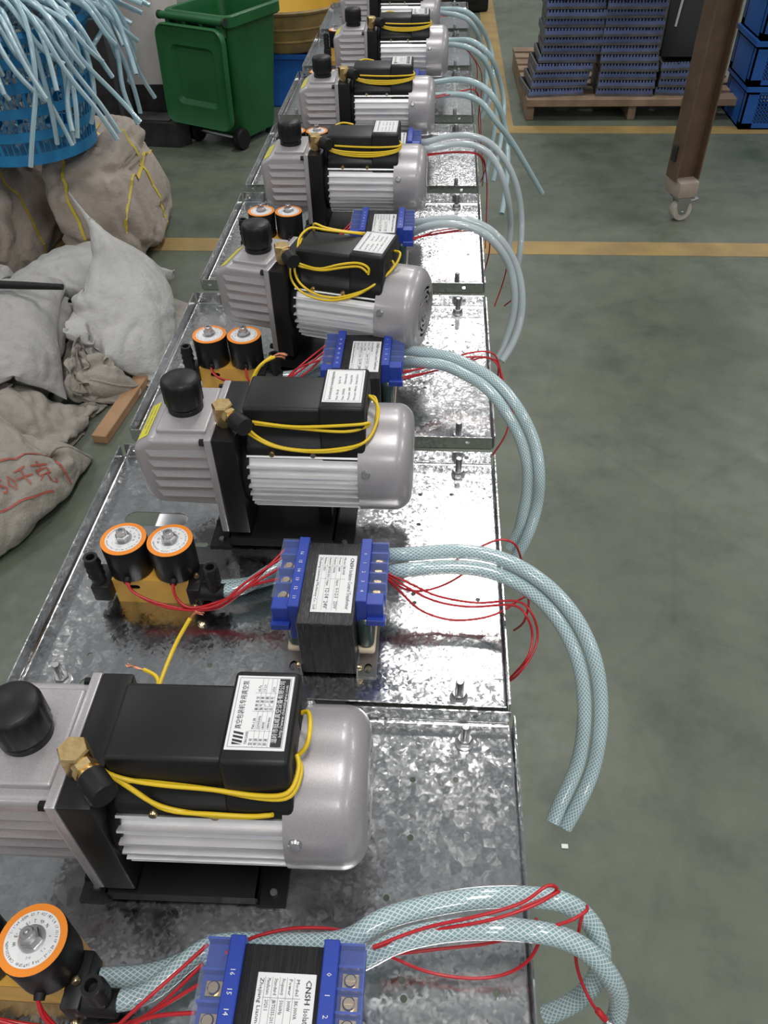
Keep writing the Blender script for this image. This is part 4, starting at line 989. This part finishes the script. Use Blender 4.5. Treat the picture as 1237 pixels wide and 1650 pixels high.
hg = MB(); hg.cyl((-.185, -.018, .572), (.185, -.018, .572), .016, 20)
for x in (-.15, -.05, .05, .15): hg.rbox(x-.012, x+.012, -.02, .02, .50, .575, .004)
hg.build('hinge_bar', 'bin_green', bn)
for x in (-.19, .19): MB().cyl((x-.006, -.018, .572), (x+.006, -.018, .572), .018, 20).build('hinge_end', 'bin_green_dark', bn)
# lid: local frame u across, w down; hangs almost vertical
lid = MB(); ang = math.radians(4)
def lidp(u, w, d): return (u, -.040-d-w*math.sin(ang)*.6, .545-w*math.cos(ang))
def lring(hu, w0, w1, r, d): return [lidp(x, y, d) for x, y in rrect(hu, w0, w1, r, 6)]
loft(lid, [lring(.192, .0, .418, .05, -.012), lring(.200, -.004, .424, .055, -.006), lring(.202, -.006, .426, .055, .012), lring(.197, 0, .421, .05, .022), lring(.188, .008, .410, .045, .014),
           lring(.150, .052, .362, .04, .004), lring(.128, .080, .335, .03, .004), lring(.112, .096, .315, .025, -.012), lring(.100, .108, .300, .02, -.013)], True, True)
lid.build('lid', 'bin_green', bn, ang=30)
for u in (-.150, .150): MB().rbox(u-.028, u+.028, -.052, -.045, .18, .27, .006).build('lid_grip', 'bin_green', bn)
for x in (-.14, .14): MB().lathe([(.010, -.02), (.045, -.02), (.05, -.012), (.05, .012), (.045, .02), (.010, .02)], (x, .055, .05), (1, 0, 0), 28).build('wheel', 'black_rubber', bn)
MB().cyl((-.12, .055, .05), (.12, .055, .05), .008, 10).build('axle', 'zinc', bn)
for x in (-.11, .11): MB().rbox(x-.02, x+.02, .31, .34, 0, .04, .004).build('foot', 'bin_green_dark', bn)

# --- round yellow brown basket on a blue crate behind the bin
crate('blue plastic crate with plain sides behind the green bin', -.78, 4.42, 0, math.radians(-3), .56, .42, .265, 'blue crate behind the bin', mesh=False)
yb = tag(empty('round_basket', (-.50, 4.64, .2655)), 'round yellowish brown plastic basket standing on the blue crate', 'basket')
prof = [(.235, 0), (.245, .01), (.292, .185), (.305, .190), (.310, .200), (.300, .208), (.288, .204)]
MB().lathe(prof, n=56, cap=False).build('outer_wall', 'basket_brown', yb)
MB().lathe([(.01, .008), (.235, .010), (.286, .19)], n=56, cap=False).build('inner_wall', 'basket_yellow', yb)
for z, rr in ((.06, .262), (.12, .278)): MB().lathe([(rr-.004, z-.006), (rr+.004, z-.003), (rr+.004, z+.003), (rr-.004, z+.006)], n=56, cap=False).build('band', 'basket_brown', yb)

# --- pillar, skirting and dark objects
w = struct(MB().box(-1.30, -1.035, 3.98, 4.4, 0, 3.2).build('wall_left', 'plaster', smooth=False)); w['label'] = 'pale plastered pillar'
w = struct(MB().box(-1.035, -.72, 4.97, 5.12, 0, 3.2).build('wall_back', 'paper_white', smooth=False)); w['label'] = 'white wall panel behind the bin'
w = struct(MB().box(-1.305, -1.03, 3.972, 4.405, 0, .235).build('baseboard_left', 'skirting_black', smooth=False)); w['label'] = 'black skirting at the pillar foot'
db = tag(empty('dark_block', (-1.20, 3.79, 0), math.radians(-6)), 'dark steel block on the floor at the pillar foot', 'block')
MB().prism([(0, 0), (.24, 0), (.285, .06), (.25, .17), (0, .17)], 'z', 0, .115).build('body', 'skirting_black', db, smooth=False)
MB().rbox(.02, .2, .03, .14, .1152, .122, .002).build('cover', 'dark_panel', db)
ca = tag(empty('dark_cabinet', (-1.62, 3.80, 0), 0), 'dark cabinet between the hose basket and the pillar', 'cabinet')
MB().rbox(0, .40, 0, .16, .04, .85, .006).build('body', 'dark_panel', ca)
MB().rbox(.02, .19, -.008, -.0005, .08, .82, .003).build('door', 'skirting_black', ca); MB().rbox(.21, .38, -.008, -.0005, .08, .82, .003).build('door', 'skirting_black', ca)
for x in (.02, .34): MB().rbox(x, x+.04, .02, .14, 0, .04, .003).build('foot', 'skirting_black', ca)

# ================================================================ sacks, bales and the basket of hose offcuts
from mathutils.bvhtree import BVHTree
def cloth(name, c0, c1, dirt, weave=260):
    m = mat(name, c0, .7); t = NT(m); v = t.coord('Object')
    n1 = t.noise(v, 5, 5, .6); n2 = t.noise(v, 17, 5, .65)
    base = t.ramp(n1.outputs[0], [(.35, c0), (.65, c1)])
    mx = t.n('ShaderNodeMix'); mx.data_type = 'RGBA'; t.l(base, mx.inputs[6]); mx.inputs[7].default_value = (*dirt, 1)
    t.l(t.ramp(n2.outputs[0], [(.50, (0, 0, 0)), (.78, (.7, .7, .7))]), mx.inputs[0]); t.l(mx.outputs[2], t.b.inputs['Base Color'])
    n3 = t.noise(v, 24, 6, .7); wv = t.n('ShaderNodeTexChecker'); wv.inputs['Scale'].default_value = weave; t.l(v, wv.inputs['Vector'])
    h = t.math('ADD', n3.outputs[0], t.math('MULTIPLY', wv.outputs['Fac'], .04)); t.bump(h, .55, .02)
    t.b.inputs['Sheen Weight'].default_value = .15
    return m
cloth('sack_white', (.52, .51, .49), (.60, .59, .57), (.42, .40, .36))
cloth('sack_beige', (.33, .295, .25), (.41, .375, .325), (.22, .19, .155))
cloth('sack_grey', (.36, .35, .34), (.43, .42, .41), (.28, .26, .23))
cloth('bale_wrap', (.40, .33, .28), (.48, .41, .35), (.30, .24, .19))
mat('strap_yellow', (.62, .48, .05), .4); mat('sack_red', (.42, .10, .07), .6)
noisy('plank_wood', (.36, .20, .10), (.45, .27, .15), 9, .65)

def sack(name, label, loc, dims, rz, material, seed, e=.62, wr=.035, tilt=(0, 0), taper=0.0, group='woven sacks heaped on the floor', ears=0.0, floor=True, sub=5, long_w=(1, 1, 1)):
    """soft filled bag: rounded-box body, big bulges, sharp folds; dims are half sizes"""
    bm = bmesh.new(); bmesh.ops.create_icosphere(bm, subdivisions=sub, radius=1)
    off = Vector((seed*7.31, seed*3.17, seed*1.93)); a, b, c = dims; M = Matrix.Rotation(rz, 4, 'Z') @ Matrix.Rotation(tilt[0], 4, 'X') @ Matrix.Rotation(tilt[1], 4, 'Y')
    for v in bm.verts:
        n = v.co.normalized()
        p = Vector([math.copysign(abs(q)**e, q) for q in n]); p.normalize
        p = Vector((p.x*a, p.y*b, p.z*c))
        k = 1-taper*(p.z/c*.5+.5); p.x = (p.x+a)*k-a; p.y *= 1-.3*taper*(p.z/c*.5+.5)
        if ears:
            f = max(0, abs(p.y)/b-.72)/.28; p.z *= 1-ears*f; p.x *= 1+.18*ears*f
        q = Vector((p.x*long_w[0], p.y*long_w[1], p.z*long_w[2]))
        d = .5*wr*noise.noise(q*6+off) + .8*wr*(.5-abs(noise.noise(q*9+off*1.3))*1.6) + .45*wr*(.5-abs(noise.noise(q*21+off*.7))*1.7)
        s_ = abs(noise.noise(q*4.2-off)); d -= .9*wr*max(0, .16-s_)/.16
        v.co = M @ (p + n*d)
    zmin = min(v.co.z for v in bm.verts)
    if floor:
        for v in bm.verts:
            w = v.co.z+loc[2]
            if w < .008: v.co.z = .001+.004*max(0, noise.noise(v.co*30))-loc[2]
    mb = MB().bm(bm)
    r = tag(empty(name, loc), label, 'sack', group)
    bvh = BVHTree.FromPolygons([Vector(p) for p in mb.v], mb.f)
    mb.build('bag', material, r, ang=180)
    return r, bvh
def drape(bvh, pts, d=(0, 0, -1), lift=.0015):
    d = Vector(d).normalized(); out = []
    for p in pts:
        h = bvh.ray_cast(Vector(p)-d*2, d)
        if h[0] is not None: out.append((h[0]-d*lift*0+h[1]*lift if h[1].dot(d) < 0 else h[0]-h[1]*lift, h[1] if h[1].dot(d) < 0 else -h[1]))
    return out
def ribbon(mb, pn, w):
    """flat strap over surface points (pos, normal)"""
    k = len(mb.v); n = len(pn)
    for i, (p, nn) in enumerate(pn):
        t_ = (pn[min(i+1, n-1)][0]-pn[max(i-1, 0)][0]); s_ = t_.cross(nn)
        if s_.length < 1e-9: s_ = Vector((1, 0, 0))
        s_.normalize(); mb.v += [tuple(p-s_*w/2), tuple(p+s_*w/2)]
    for i in range(n-1): mb.f.append((k+2*i, k+2*i+1, k+2*i+3, k+2*i+2))
    return mb

# wrapped bales under and beside the basket
def bale(label, loc, dims, rz, seed, straps, marks):
    r, bvh = sack('wrapped_bale', label, loc, dims, rz, 'bale_wrap', seed, e=.5, wr=.034, group='strapped bales', taper=.24)
    r['category'] = 'bale'
    for pl in straps:       # each strap: centre, axis
        c, ax = Vector(pl[0]), Vector(pl[1]).normalized(); u = ax.orthogonal().normalized(); w = ax.cross(u); pn = []
        for i in range(73):
            a = 2*PI*i/72; d = -(u*math.cos(a)+w*math.sin(a)); h = bvh.ray_cast(c-d*2, d)
            if h[0] is not None: pn.append((h[0]-d*.003, -d))
        if len(pn) > 3: ribbon(MB(), pn, .013).build('strap', 'strap_yellow', r, smooth=False)
    for P in marks:
        pn = drape(bvh, spline(P, 5), (.25, .75, -.6), .002)
        if len(pn) > 2: ribbon(MB(), pn, .004).build('pen_mark', 'ink', r, smooth=False)
    return r
bale('wrapped bale with yellow straps and black pen marks beside the basket', (-.925, 2.74, .205), (.19, .32, .212), math.radians(6), 3,
     [((0, .05, 0), (.15, 1, 0)), ((-.02, -.10, 0), (1, -.1, 0.25)), ((.10, 0, 0), (1, .1, -.25))],
     [[(.03, .10, .3), (.055, .07, .3), (.04, .05, .3), (.07, .02, .3)], [(.08, .09, .3), (.09, .05, .3), (.075, .03, .3)], [(.06, .16, .3), (.10, .14, .3), (.085, .11, .3)],
      [(.14, -.30, .06), (.16, -.32, .04), (.15, -.34, .02), (.175, -.35, .0)], [(.15, -.32, .0), (.175, -.33, -.015), (.155, -.34, -.03)]])
bale('wrapped bale under the blue basket, half hidden by sacks', (-1.365, 2.60, .205), (.21, .30, .215), math.radians(-4), 8, [((0, -.06, 0), (.1, 1, 0))], [])


# height of the heap under each floor cell, grown sack by sack
HX0, HY0, HS = -1.9, 0.4, 0.01
HM = np.zeros((170, 300))
def h_at(P):
    i = np.clip(((P[..., 0]-HX0)/HS).astype(int), 1, HM.shape[0]-2); j = np.clip(((P[..., 1]-HY0)/HS).astype(int), 1, HM.shape[1]-2)
    return HM[i, j], HM[i+1, j]-HM[i-1, j], HM[i, j+1]-HM[i, j-1]
def h_add(P):
    i = np.clip(((P[:, 0]-HX0)/HS).astype(int), 0, HM.shape[0]-1); j = np.clip(((P[:, 1]-HY0)/HS).astype(int), 0, HM.shape[1]-1)
    np.maximum.at(HM, (i, j), P[:, 2])
def settle_sack(loc, size, rz, tilt, fill, seed, steps=120, iters=5, sp=.016, pin=None):
    """flat two-sheet bag, filled, dropped on the heap; returns verts of both sheets"""
    rng = np.random.RandomState(seed)
    n, m = int(size[0]/sp)+1, int(size[1]/sp)+1
    u = (np.arange(n)-(n-1)/2)*sp; w = (np.arange(m)-(m-1)/2)*sp
    X = np.zeros((2, n, m, 3)); X[..., 0] = u[None, :, None]; X[..., 1] = w[None, None, :]
    e = np.minimum(np.minimum(np.arange(n)[:, None], n-1-np.arange(n)[:, None]), np.minimum(np.arange(m)[None], m-1-np.arange(m)[None]))*sp
    X[0, ..., 2] = .03*(1-np.exp(-e/.05)); X[1, ..., 2] = -X[0, ..., 2]
    X[..., 2] += rng.normal(0, .002, (n, m))[None]
    ca, sa = np.cos(rz), np.sin(rz); cx, sx = np.cos(tilt[0]), np.sin(tilt[0]); cy, sy = np.cos(tilt[1]), np.sin(tilt[1])
    R = np.array([[ca, -sa, 0], [sa, ca, 0], [0, 0, 1]]) @ np.array([[1, 0, 0], [0, cx, -sx], [0, sx, cx]]) @ np.array([[cy, 0, sy], [0, 1, 0], [-sy, 0, cy]])
    X[..., :2] *= .86; X += rng.normal(0, .0015, X.shape)
    X = X @ R.T + np.array(loc)
    V = np.zeros_like(X); dt = 1/60.; V0 = fill*(size[0]*size[1])**1.5
    sl = []
    for a in (0, 1):
        sl.append((np.s_[:, a:n-1:2, :], np.s_[:, a+1:n:2, :], sp)); sl.append((np.s_[:, :, a:m-1:2], np.s_[:, :, a+1:m:2], sp))
    d = sp*2**.5
    for a in (0, 1):
        sl.append((np.s_[:, a:n-1:2, :-1], np.s_[:, a+1:n:2, 1:], d)); sl.append((np.s_[:, a:n-1:2, 1:], np.s_[:, a+1:n:2, :-1], d))
    for st in range(steps):
        dX = np.gradient(X, axis=1); dY = np.gradient(X, axis=2); N = np.cross(dX, dY); N[1] *= -1
        vol = (N*(X-X.mean((0, 1, 2)))).sum()/3
        p = 26000*max(0., 1-vol/V0)/ (sp*sp) * 1e-3
        V += dt*(np.array([0, 0, -6.0]) + p*N)
        V *= .975
        P = X+V*dt
        for it in range(iters):
            for a, b, L in sl:
                D = P[b]-P[a]; l = np.sqrt((D*D).sum(-1, keepdims=True))+1e-9
                c = (l-L)/l*D*.5; k = np.where(l < L, .8, 1.0); c *= k
                P[a] += c; P[b] -= c
            for ax in ((0, slice(None)), (-1, slice(None)), (slice(None), 0), (slice(None), -1)):
                av = (P[0][ax]+P[1][ax])/2; P[0][ax] = av; P[1][ax] = av
            h, gx, gy = h_at(P); h = h+.004; pen = h-P[..., 2]; hit = pen > 0
            shallow = hit & (pen < .07); deep = hit & ~shallow
            P[..., 2] = np.where(shallow, h, P[..., 2])
            g = np.sqrt(gx*gx+gy*gy)+1e-6
            P[..., 0] -= np.where(deep & (g > .005), gx/g*.012, 0); P[..., 1] -= np.where(deep & (g > .005), gy/g*.012, 0)
            P[..., 2] += np.where(deep, .004, 0)
        if pin is not None: P[:, pin[0], pin[1]] = pin[2]; P[:, pin[0], pin[1]+(1 if pin[1] == 0 else -1)] = np.array(pin[2])+np.array([0, -.004, -.012])
        V = (P-X)/dt
        fr = hit[..., None]*np.array([.75, .75, .3]); V *= 1-fr
        sp_ = np.sqrt((V*V).sum(-1, keepdims=True)); V *= np.minimum(1, 2.0/(sp_+1e-9))
        X = P
    U = []
    T = X.max(0)
    for a in (0, .34, .67):
        for b in (0, .34, .67):
            U.append((X[:, :-1, :-1]*(1-a)*(1-b)+X[:, 1:, :-1]*a*(1-b)+X[:, :-1, 1:]*(1-a)*b+X[:, 1:, 1:]*a*b).reshape(-1, 3))
    h_add(np.concatenate(U))
    return X, n, m

for bo in [o for o in COL.objects if o.name.startswith('bag')]:       # the bales carry and stop the sacks
    o = np.array(bo.parent.location); h_add(np.array([v.co[:] for v in bo.data.vertices])+o)
k_ = HM.copy()
for di in (-2, -1, 0, 1, 2):
    for dj in (-2, -1, 0, 1, 2): k_ = np.maximum(k_, np.roll(np.roll(HM, di, 0), dj, 1))
HM[:] = k_
def crumple(X, amp, seed):
    """twice the grid, then creases along the cloth normals"""
    for ax in (1, 2):
        n = X.shape[ax]; a = np.take(X, range(n-1), ax); b = np.take(X, range(1, n), ax)
        sh = list(X.shape); sh[ax] = 2*n-1; Y = np.zeros(sh); ix = [slice(None)]*4
        ix[ax] = slice(0, None, 2); Y[tuple(ix)] = X; ix[ax] = slice(1, None, 2); Y[tuple(ix)] = (a+b)/2; X = Y
    N = np.cross(np.gradient(X, axis=1), np.gradient(X, axis=2)); N[1] *= -1; N /= np.linalg.norm(N, axis=-1, keepdims=True)+1e-9
    o = Vector((seed*1.7, seed*.9, seed*2.3)); _, n, m, _ = X.shape; D = np.zeros((2, n, m))
    for s_ in (0, 1):
        for i in range(n):
            for j in range(m):
                p = Vector(X[s_, i, j]); q = p+o; w = noise.noise_vector(q*3.5)*.10; q = q+w
                r1 = 1-min(1, abs(noise.noise(q*7))*3.2); r2 = 1-min(1, abs(noise.noise(q*15+o))*3.0); r3 = noise.noise(q*28)
                D[s_, i, j] = -(.55*r1+.32*r2)+.12*r3
    e = np.minimum(np.minimum(np.arange(n)[:, None], n-1-np.arange(n)[:, None]), np.minimum(np.arange(m)[None], m-1-np.arange(m)[None]))
    return X + N*(D*amp*np.clip(e/5, .0, 1)[None])[..., None]
def soft_sack(label, loc, size, rz, material, seed, fill, tilt=(0, 0), steps=120, cr=.018, pin=None):
    X, n, m = settle_sack(loc, size, math.radians(rz), (math.radians(tilt[0]), math.radians(tilt[1])), fill, seed, steps, pin=pin)
    X = crumple(X, cr, seed); _, n, m, _ = X.shape; X[..., 2] = np.maximum(X[..., 2], .0015)
    c = X.reshape(-1, 3).mean(0); c[2] = X[..., 2].min(); idx = np.zeros((2, n, m), int); vs = []
    for i in range(n):
        for j in range(m):
            idx[0, i, j] = len(vs); vs.append(tuple(X[0, i, j]-c))
    for i in range(n):
        for j in range(m):
            if i in (0, n-1) or j in (0, m-1): idx[1, i, j] = idx[0, i, j]
            else: idx[1, i, j] = len(vs); vs.append(tuple(X[1, i, j]-c))
    fs = []
    for i in range(n-1):
        for j in range(m-1):
            fs.append((idx[0, i, j], idx[0, i+1, j], idx[0, i+1, j+1], idx[0, i, j+1])); fs.append((idx[1, i, j], idx[1, i, j+1], idx[1, i+1, j+1], idx[1, i+1, j]))
    r = tag(empty('woven_sack', tuple(c)), label, 'sack', 'woven sacks heaped on the floor')
    mb = MB(); mb.v = vs; mb.f = [tuple(int(q) for q in f) for f in fs]
    o = mb.build('bag', material, r, ang=180); md = o.modifiers.new('smooth', 'SUBSURF'); md.levels = 1; md.render_levels = 1
    # stitched hem along one short end
    hem = [Vector(vs[idx[0, n-3, j]]) for j in range(m)]
    MB().tube(hem, .0035, 6).build('stitched_hem', material, r, ang=180)
    return r, BVHTree.FromPolygons([Vector(p) for p in vs], mb.f)
soft_sack('dirty beige sack on the floor nearest the tray row', (-.755, 1.95, .22), (.60, .50), 62, 'sack_beige', 41, .18, cr=.026)
soft_sack('grey sack at the bottom of the heap, mostly covered', (-1.02, 1.74, .22), (.70, .52), 85, 'sack_grey', 47, .22)
soft_sack('white sack at the foot of the bales, buried under other sacks', (-.92, 2.20, .24), (.70, .46), 10, 'sack_white', 15, .23)
soft_sack('slack beige sack with crumpled hem resting beside the wooden plank', (-.955, 1.56, .24), (.62, .46), 66, 'sack_beige', 62, .13, cr=.032)
rt, bvh = soft_sack('pale sack with red printing and 50 kg mark, nearest the camera', (-.87, 1.06, .25), (.74, .48), 74, 'sack_beige', 84, .21)
soft_sack('crumpled off-white sack at the left edge under the black rod', (-1.16, 2.06, .42), (.56, .48), 20, 'sack_white', 21, .16, cr=.028)
soft_sack('smooth pale grey sack lying on the heap below the black rod', (-.95, 1.72, .44), (.62, .46), 100, 'sack_grey', 31, .20)
soft_sack('large white woven sack leaning with its peaked corner up', (-.735, 1.95, .42), (.62, .52), 75, 'sack_white', 12, .17, tilt=(0, 0), steps=110, cr=.014, pin=(-1, -1, (-.875, 2.205, .425)))
soft_sack('frayed beige sack with loose folds in the middle of the heap', (-.73, 1.72, .44), (.50, .44), 40, 'sack_beige', 53, .05, cr=.035)
soft_sack('small beige sack with a stitched seam at the left edge', (-.96, 1.36, .42), (.50, .38), 30, 'sack_beige', 71, .17)
TT = math.radians(52)
M = frame_matrix((-.70-rt.location.x, 1.06-rt.location.y, .6), (math.cos(TT), math.sin(TT), 0), (-math.sin(TT), math.cos(TT), 0))
for body_, x_, y_, h_, w_ in (('含量:', -.165, -.022, .060, .125), ('50千克', -.02, -.020, .050, .14)):
    raw = MB(); put_text(raw, body_, M, x_, y_, h_, width=w_); vs = []
    for p in raw.v:
        h = bvh.ray_cast(Vector(p)+Vector((0, 0, 1)), Vector((0, 0, -1))); vs.append(tuple(h[0]+Vector((0, 0, .004))) if h[0] is not None else None)
    fs_ = [f for f in raw.f if all(vs[i] is not None for i in f)]; use = sorted({i for f in fs_ for i in f}); ren = {q: j for j, q in enumerate(use)}
    if fs_: MB().add([vs[i] for i in use], [tuple(ren[i] for i in f) for f in fs_]).build('red_printing', 'sack_red', rt, smooth=False)
for y in (-.042, .052):
    pts = [M @ Vector((-.20+.345*i/24, y, 0)) for i in range(25)]
    ribbon(MB(), drape(bvh, pts, (0, 0, -1), .0035), .006).build('red_rule', 'sack_red', rt, smooth=False)
pts = [M @ Vector((.145, -.042+.094*i/8, 0)) for i in range(9)]
ribbon(MB(), drape(bvh, pts, (0, 0, -1), .0035), .006).build('red_rule', 'sack_red', rt, smooth=False)

pk = MB().rbox(-.0225, .0225, 0, .46, 0, .028, .002, 1).build('wooden_plank', 'plank_wood', smooth=False); pk.location = (-.600, 1.39, .0005); pk.rotation_euler = (0, 0, math.radians(-6.5))
tag(pk, 'bare wooden plank on the floor beside the sacks', 'plank')
rl = [Vector((-1.28, 1.80, 0)).lerp(Vector((-.765, 1.775, 0)), i/12) for i in range(13)]
rz_ = max(float(h_at(np.array([p.x, p.y, 0]))[0]) for p in rl)+.010
rd = MB().tube([(p.x, p.y, rz_) for p in rl], [.013]*8+[.012, .012, .011, .010, .009], 12).build('black_rod', 'black_rubber'); tag(rd, 'black rod lying across the sacks at the left edge', 'rod')

# --- blue round basket
BX, BY, BZ = -1.115, 2.56, .43
bk = tag(empty('round_basket', (BX, BY, BZ)), 'round blue plastic lattice basket full of hose offcuts', 'basket')
RB = lambda z: .222+.062*(z/.40)
for z, h in ((.018, .036), (.094, .030), (.170, .030), (.246, .030), (.320, .030)):
    MB().lathe([(RB(z)-.003, z-h/2), (RB(z)+.003, z-h/2), (RB(z)+.003, z+h/2), (RB(z)-.003, z+h/2), (RB(z)-.003, z-h/2)], n=64, cap=False).build('band', 'basket_blue', bk)
MB().lathe([(.277, .375), (.292, .372), (.298, .388), (.290, .402), (.276, .402), (.275, .376)], n=64, cap=False).build('rim', 'basket_blue', bk)
MB().lathe([(.0005, .0), (.222, .0), (.222, .008), (.0005, .008)], n=48, cap=False).build('bottom', 'basket_blue', bk)
sl = MB()
for i in range(72):
    a = 2*PI*i/72; w = .0032 if i % 6 else .012; c, s_ = math.cos(a), math.sin(a)
    r0, r1 = RB(0), RB(.385); t_ = .0035
    P = []
    for rr, z in ((r0, .005), (r1, .385)):
        for dr, dw in ((-t_/2, -w/2), (t_/2, -w/2), (t_/2, w/2), (-t_/2, w/2)):
            P.append(((rr+dr)*c-dw*s_, (rr+dr)*s_+dw*c, z))
    sl.add(P, [(0, 3, 2, 1), (4, 5, 6, 7), (0, 1, 5, 4), (1, 2, 6, 5), (2, 3, 7, 6), (3, 0, 4, 7)])
so = sl.build('slats', 'basket_blue', bk, smooth=False); so['kind'] = 'stuff'

fill = MB(); rnd = random.Random(4)
for i in range(150):
    a = rnd.uniform(0, 2*PI); rr = .205*math.sqrt(rnd.random()); h = rnd.uniform(0, 2*PI); L = rnd.uniform(.05, .09); z = rnd.uniform(.03, .36)
    c0 = Vector((rr*math.cos(a), rr*math.sin(a), z)); d = Vector((math.cos(h)*.5, math.sin(h)*.5, rnd.uniform(-1, 1)))
    fill.tube([c0-d*L*.6, c0+Vector((.01, .01, 0)), c0+d*L*.6], .0078, 6)
fo = fill.build('offcuts_inside', 'offcut_hose', None, ang=60); fo.location = (BX, BY, BZ); fo['kind'] = 'stuff'; fo['label'] = 'mass of hose offcuts inside the blue basket'; fo['category'] = 'hose offcuts'

# --- hose offcuts: a heap spilling over the rim
rnd = random.Random(77)
taken = [np.array([(BX+.286*math.cos(i*PI/90), BY+.286*math.sin(i*PI/90), BZ+.39) for i in range(180)])]
def clearance(Q): return float(np.sqrt(((Q[:, None, :]-np.concatenate(taken)[None])**2).sum(-1).min()))
def offcut(make, label, group):
    """tries several lies and keeps the one that touches its neighbours least"""
    best = None
    for _ in range(26):
        P = smooth_path(spline(make(), 4), 2); Q = np.array([p[:] for p in P]); c = clearance(Q)
        if best is None or c > best[0]: best = (c, P, Q)
        if c > .0165: break
    taken.append(best[2])
    o = link_obj('hose_offcut', hose_mesh('hose_offcut', best[1], .0078, 'offcut_hose', n=9, inner=.66)); tag(o, label, 'hose offcut', group)
rim = BZ+.405
def near(a): return abs((a-math.radians(-62)+PI) % (2*PI)-PI)
# pieces hanging over the rim on the sides in view
def hanging():
    a = math.radians(rnd.choice((rnd.uniform(-160, 25), rnd.uniform(-120, -30)))); L = rnd.uniform(.10, .34); tw = rnd.uniform(-1.3, 1.3)
    hump = rnd.uniform(.03, .11); P = []
    c0 = Vector((BX, BY, 0)); d = Vector((math.cos(a), math.sin(a), 0)); s_ = Vector((-d.y, d.x, 0))
    ri = rnd.uniform(.02, .16)
    P.append(c0+d*ri+s_*rnd.uniform(-.1, .1)+Vector((0, 0, rim-.02+rnd.uniform(0, .10))))
    P.append(c0+d*(ri+.10)+s_*tw*.03+Vector((0, 0, rim+hump)))
    ro = .315+rnd.uniform(0, .05)
    P.append(c0+d*ro+s_*tw*.06+Vector((0, 0, rim+hump*.55)))
    P.append(c0+d*(ro+.045)+s_*tw*.10+Vector((0, 0, rim-L*.30)))
    P.append(c0+d*(ro+.035+rnd.uniform(-.015, .04))+s_*tw*.16+Vector((0, 0, rim-L*.68)))
    if L > .25: P.append(c0+d*(ro+.03+rnd.uniform(0, .06))+s_*tw*.20+Vector((0, 0, rim-L)))
    return P
for i in range(62): offcut(hanging, 'pale blue clear hose offcut drooping over the basket rim', 'hose offcuts hanging over the basket rim')
# a sheaf pointing to the right
def jutting():
    c0 = Vector((BX+.05+rnd.uniform(-.05, .05), BY+.08+rnd.uniform(-.10, .10), rim+.06+rnd.uniform(-.02, .08))); d = Vector((1, rnd.uniform(-.05, .25), rnd.uniform(-.12, .02)))
    L = rnd.uniform(.30, .44)
    return [c0+d*(L*t_)+Vector((0, 0, -.10*t_*t_)) for t_ in (0, .33, .66, 1)]
for i in range(9): offcut(jutting, 'pale blue hose offcut in the sheaf jutting right from the basket', 'hose offcuts jutting right')
# bent pieces heaped on top
def heaped():
    a = rnd.uniform(0, 2*PI); rr = .29*math.sqrt(rnd.random()); z = rim+rnd.uniform(-.01, .27)*(1-.55*rr/.29)
    c0 = Vector((BX+rr*math.cos(a), BY+rr*math.sin(a), z)); h = rnd.uniform(0, 2*PI); d = Vector((math.cos(h), math.sin(h), rnd.uniform(-.45, .35))); s_ = Vector((-math.sin(h), math.cos(h), rnd.uniform(-.5, .5)))
    L = rnd.uniform(.14, .28); cv = rnd.uniform(-.12, .12); sg = rnd.uniform(.2, 1)
    return [c0+d*(t_*L)+s_*(cv*(1-4*t_*t_))+Vector((0, 0, -.10*t_*t_*4*sg)) for t_ in (-.5, -.25, 0, .25, .5)]
for i in range(74): offcut(heaped, 'pale blue clear hose offcut heaped in the basket', 'hose offcuts heaped in the basket')

bpy.data.objects.remove(_to, do_unlink=True)
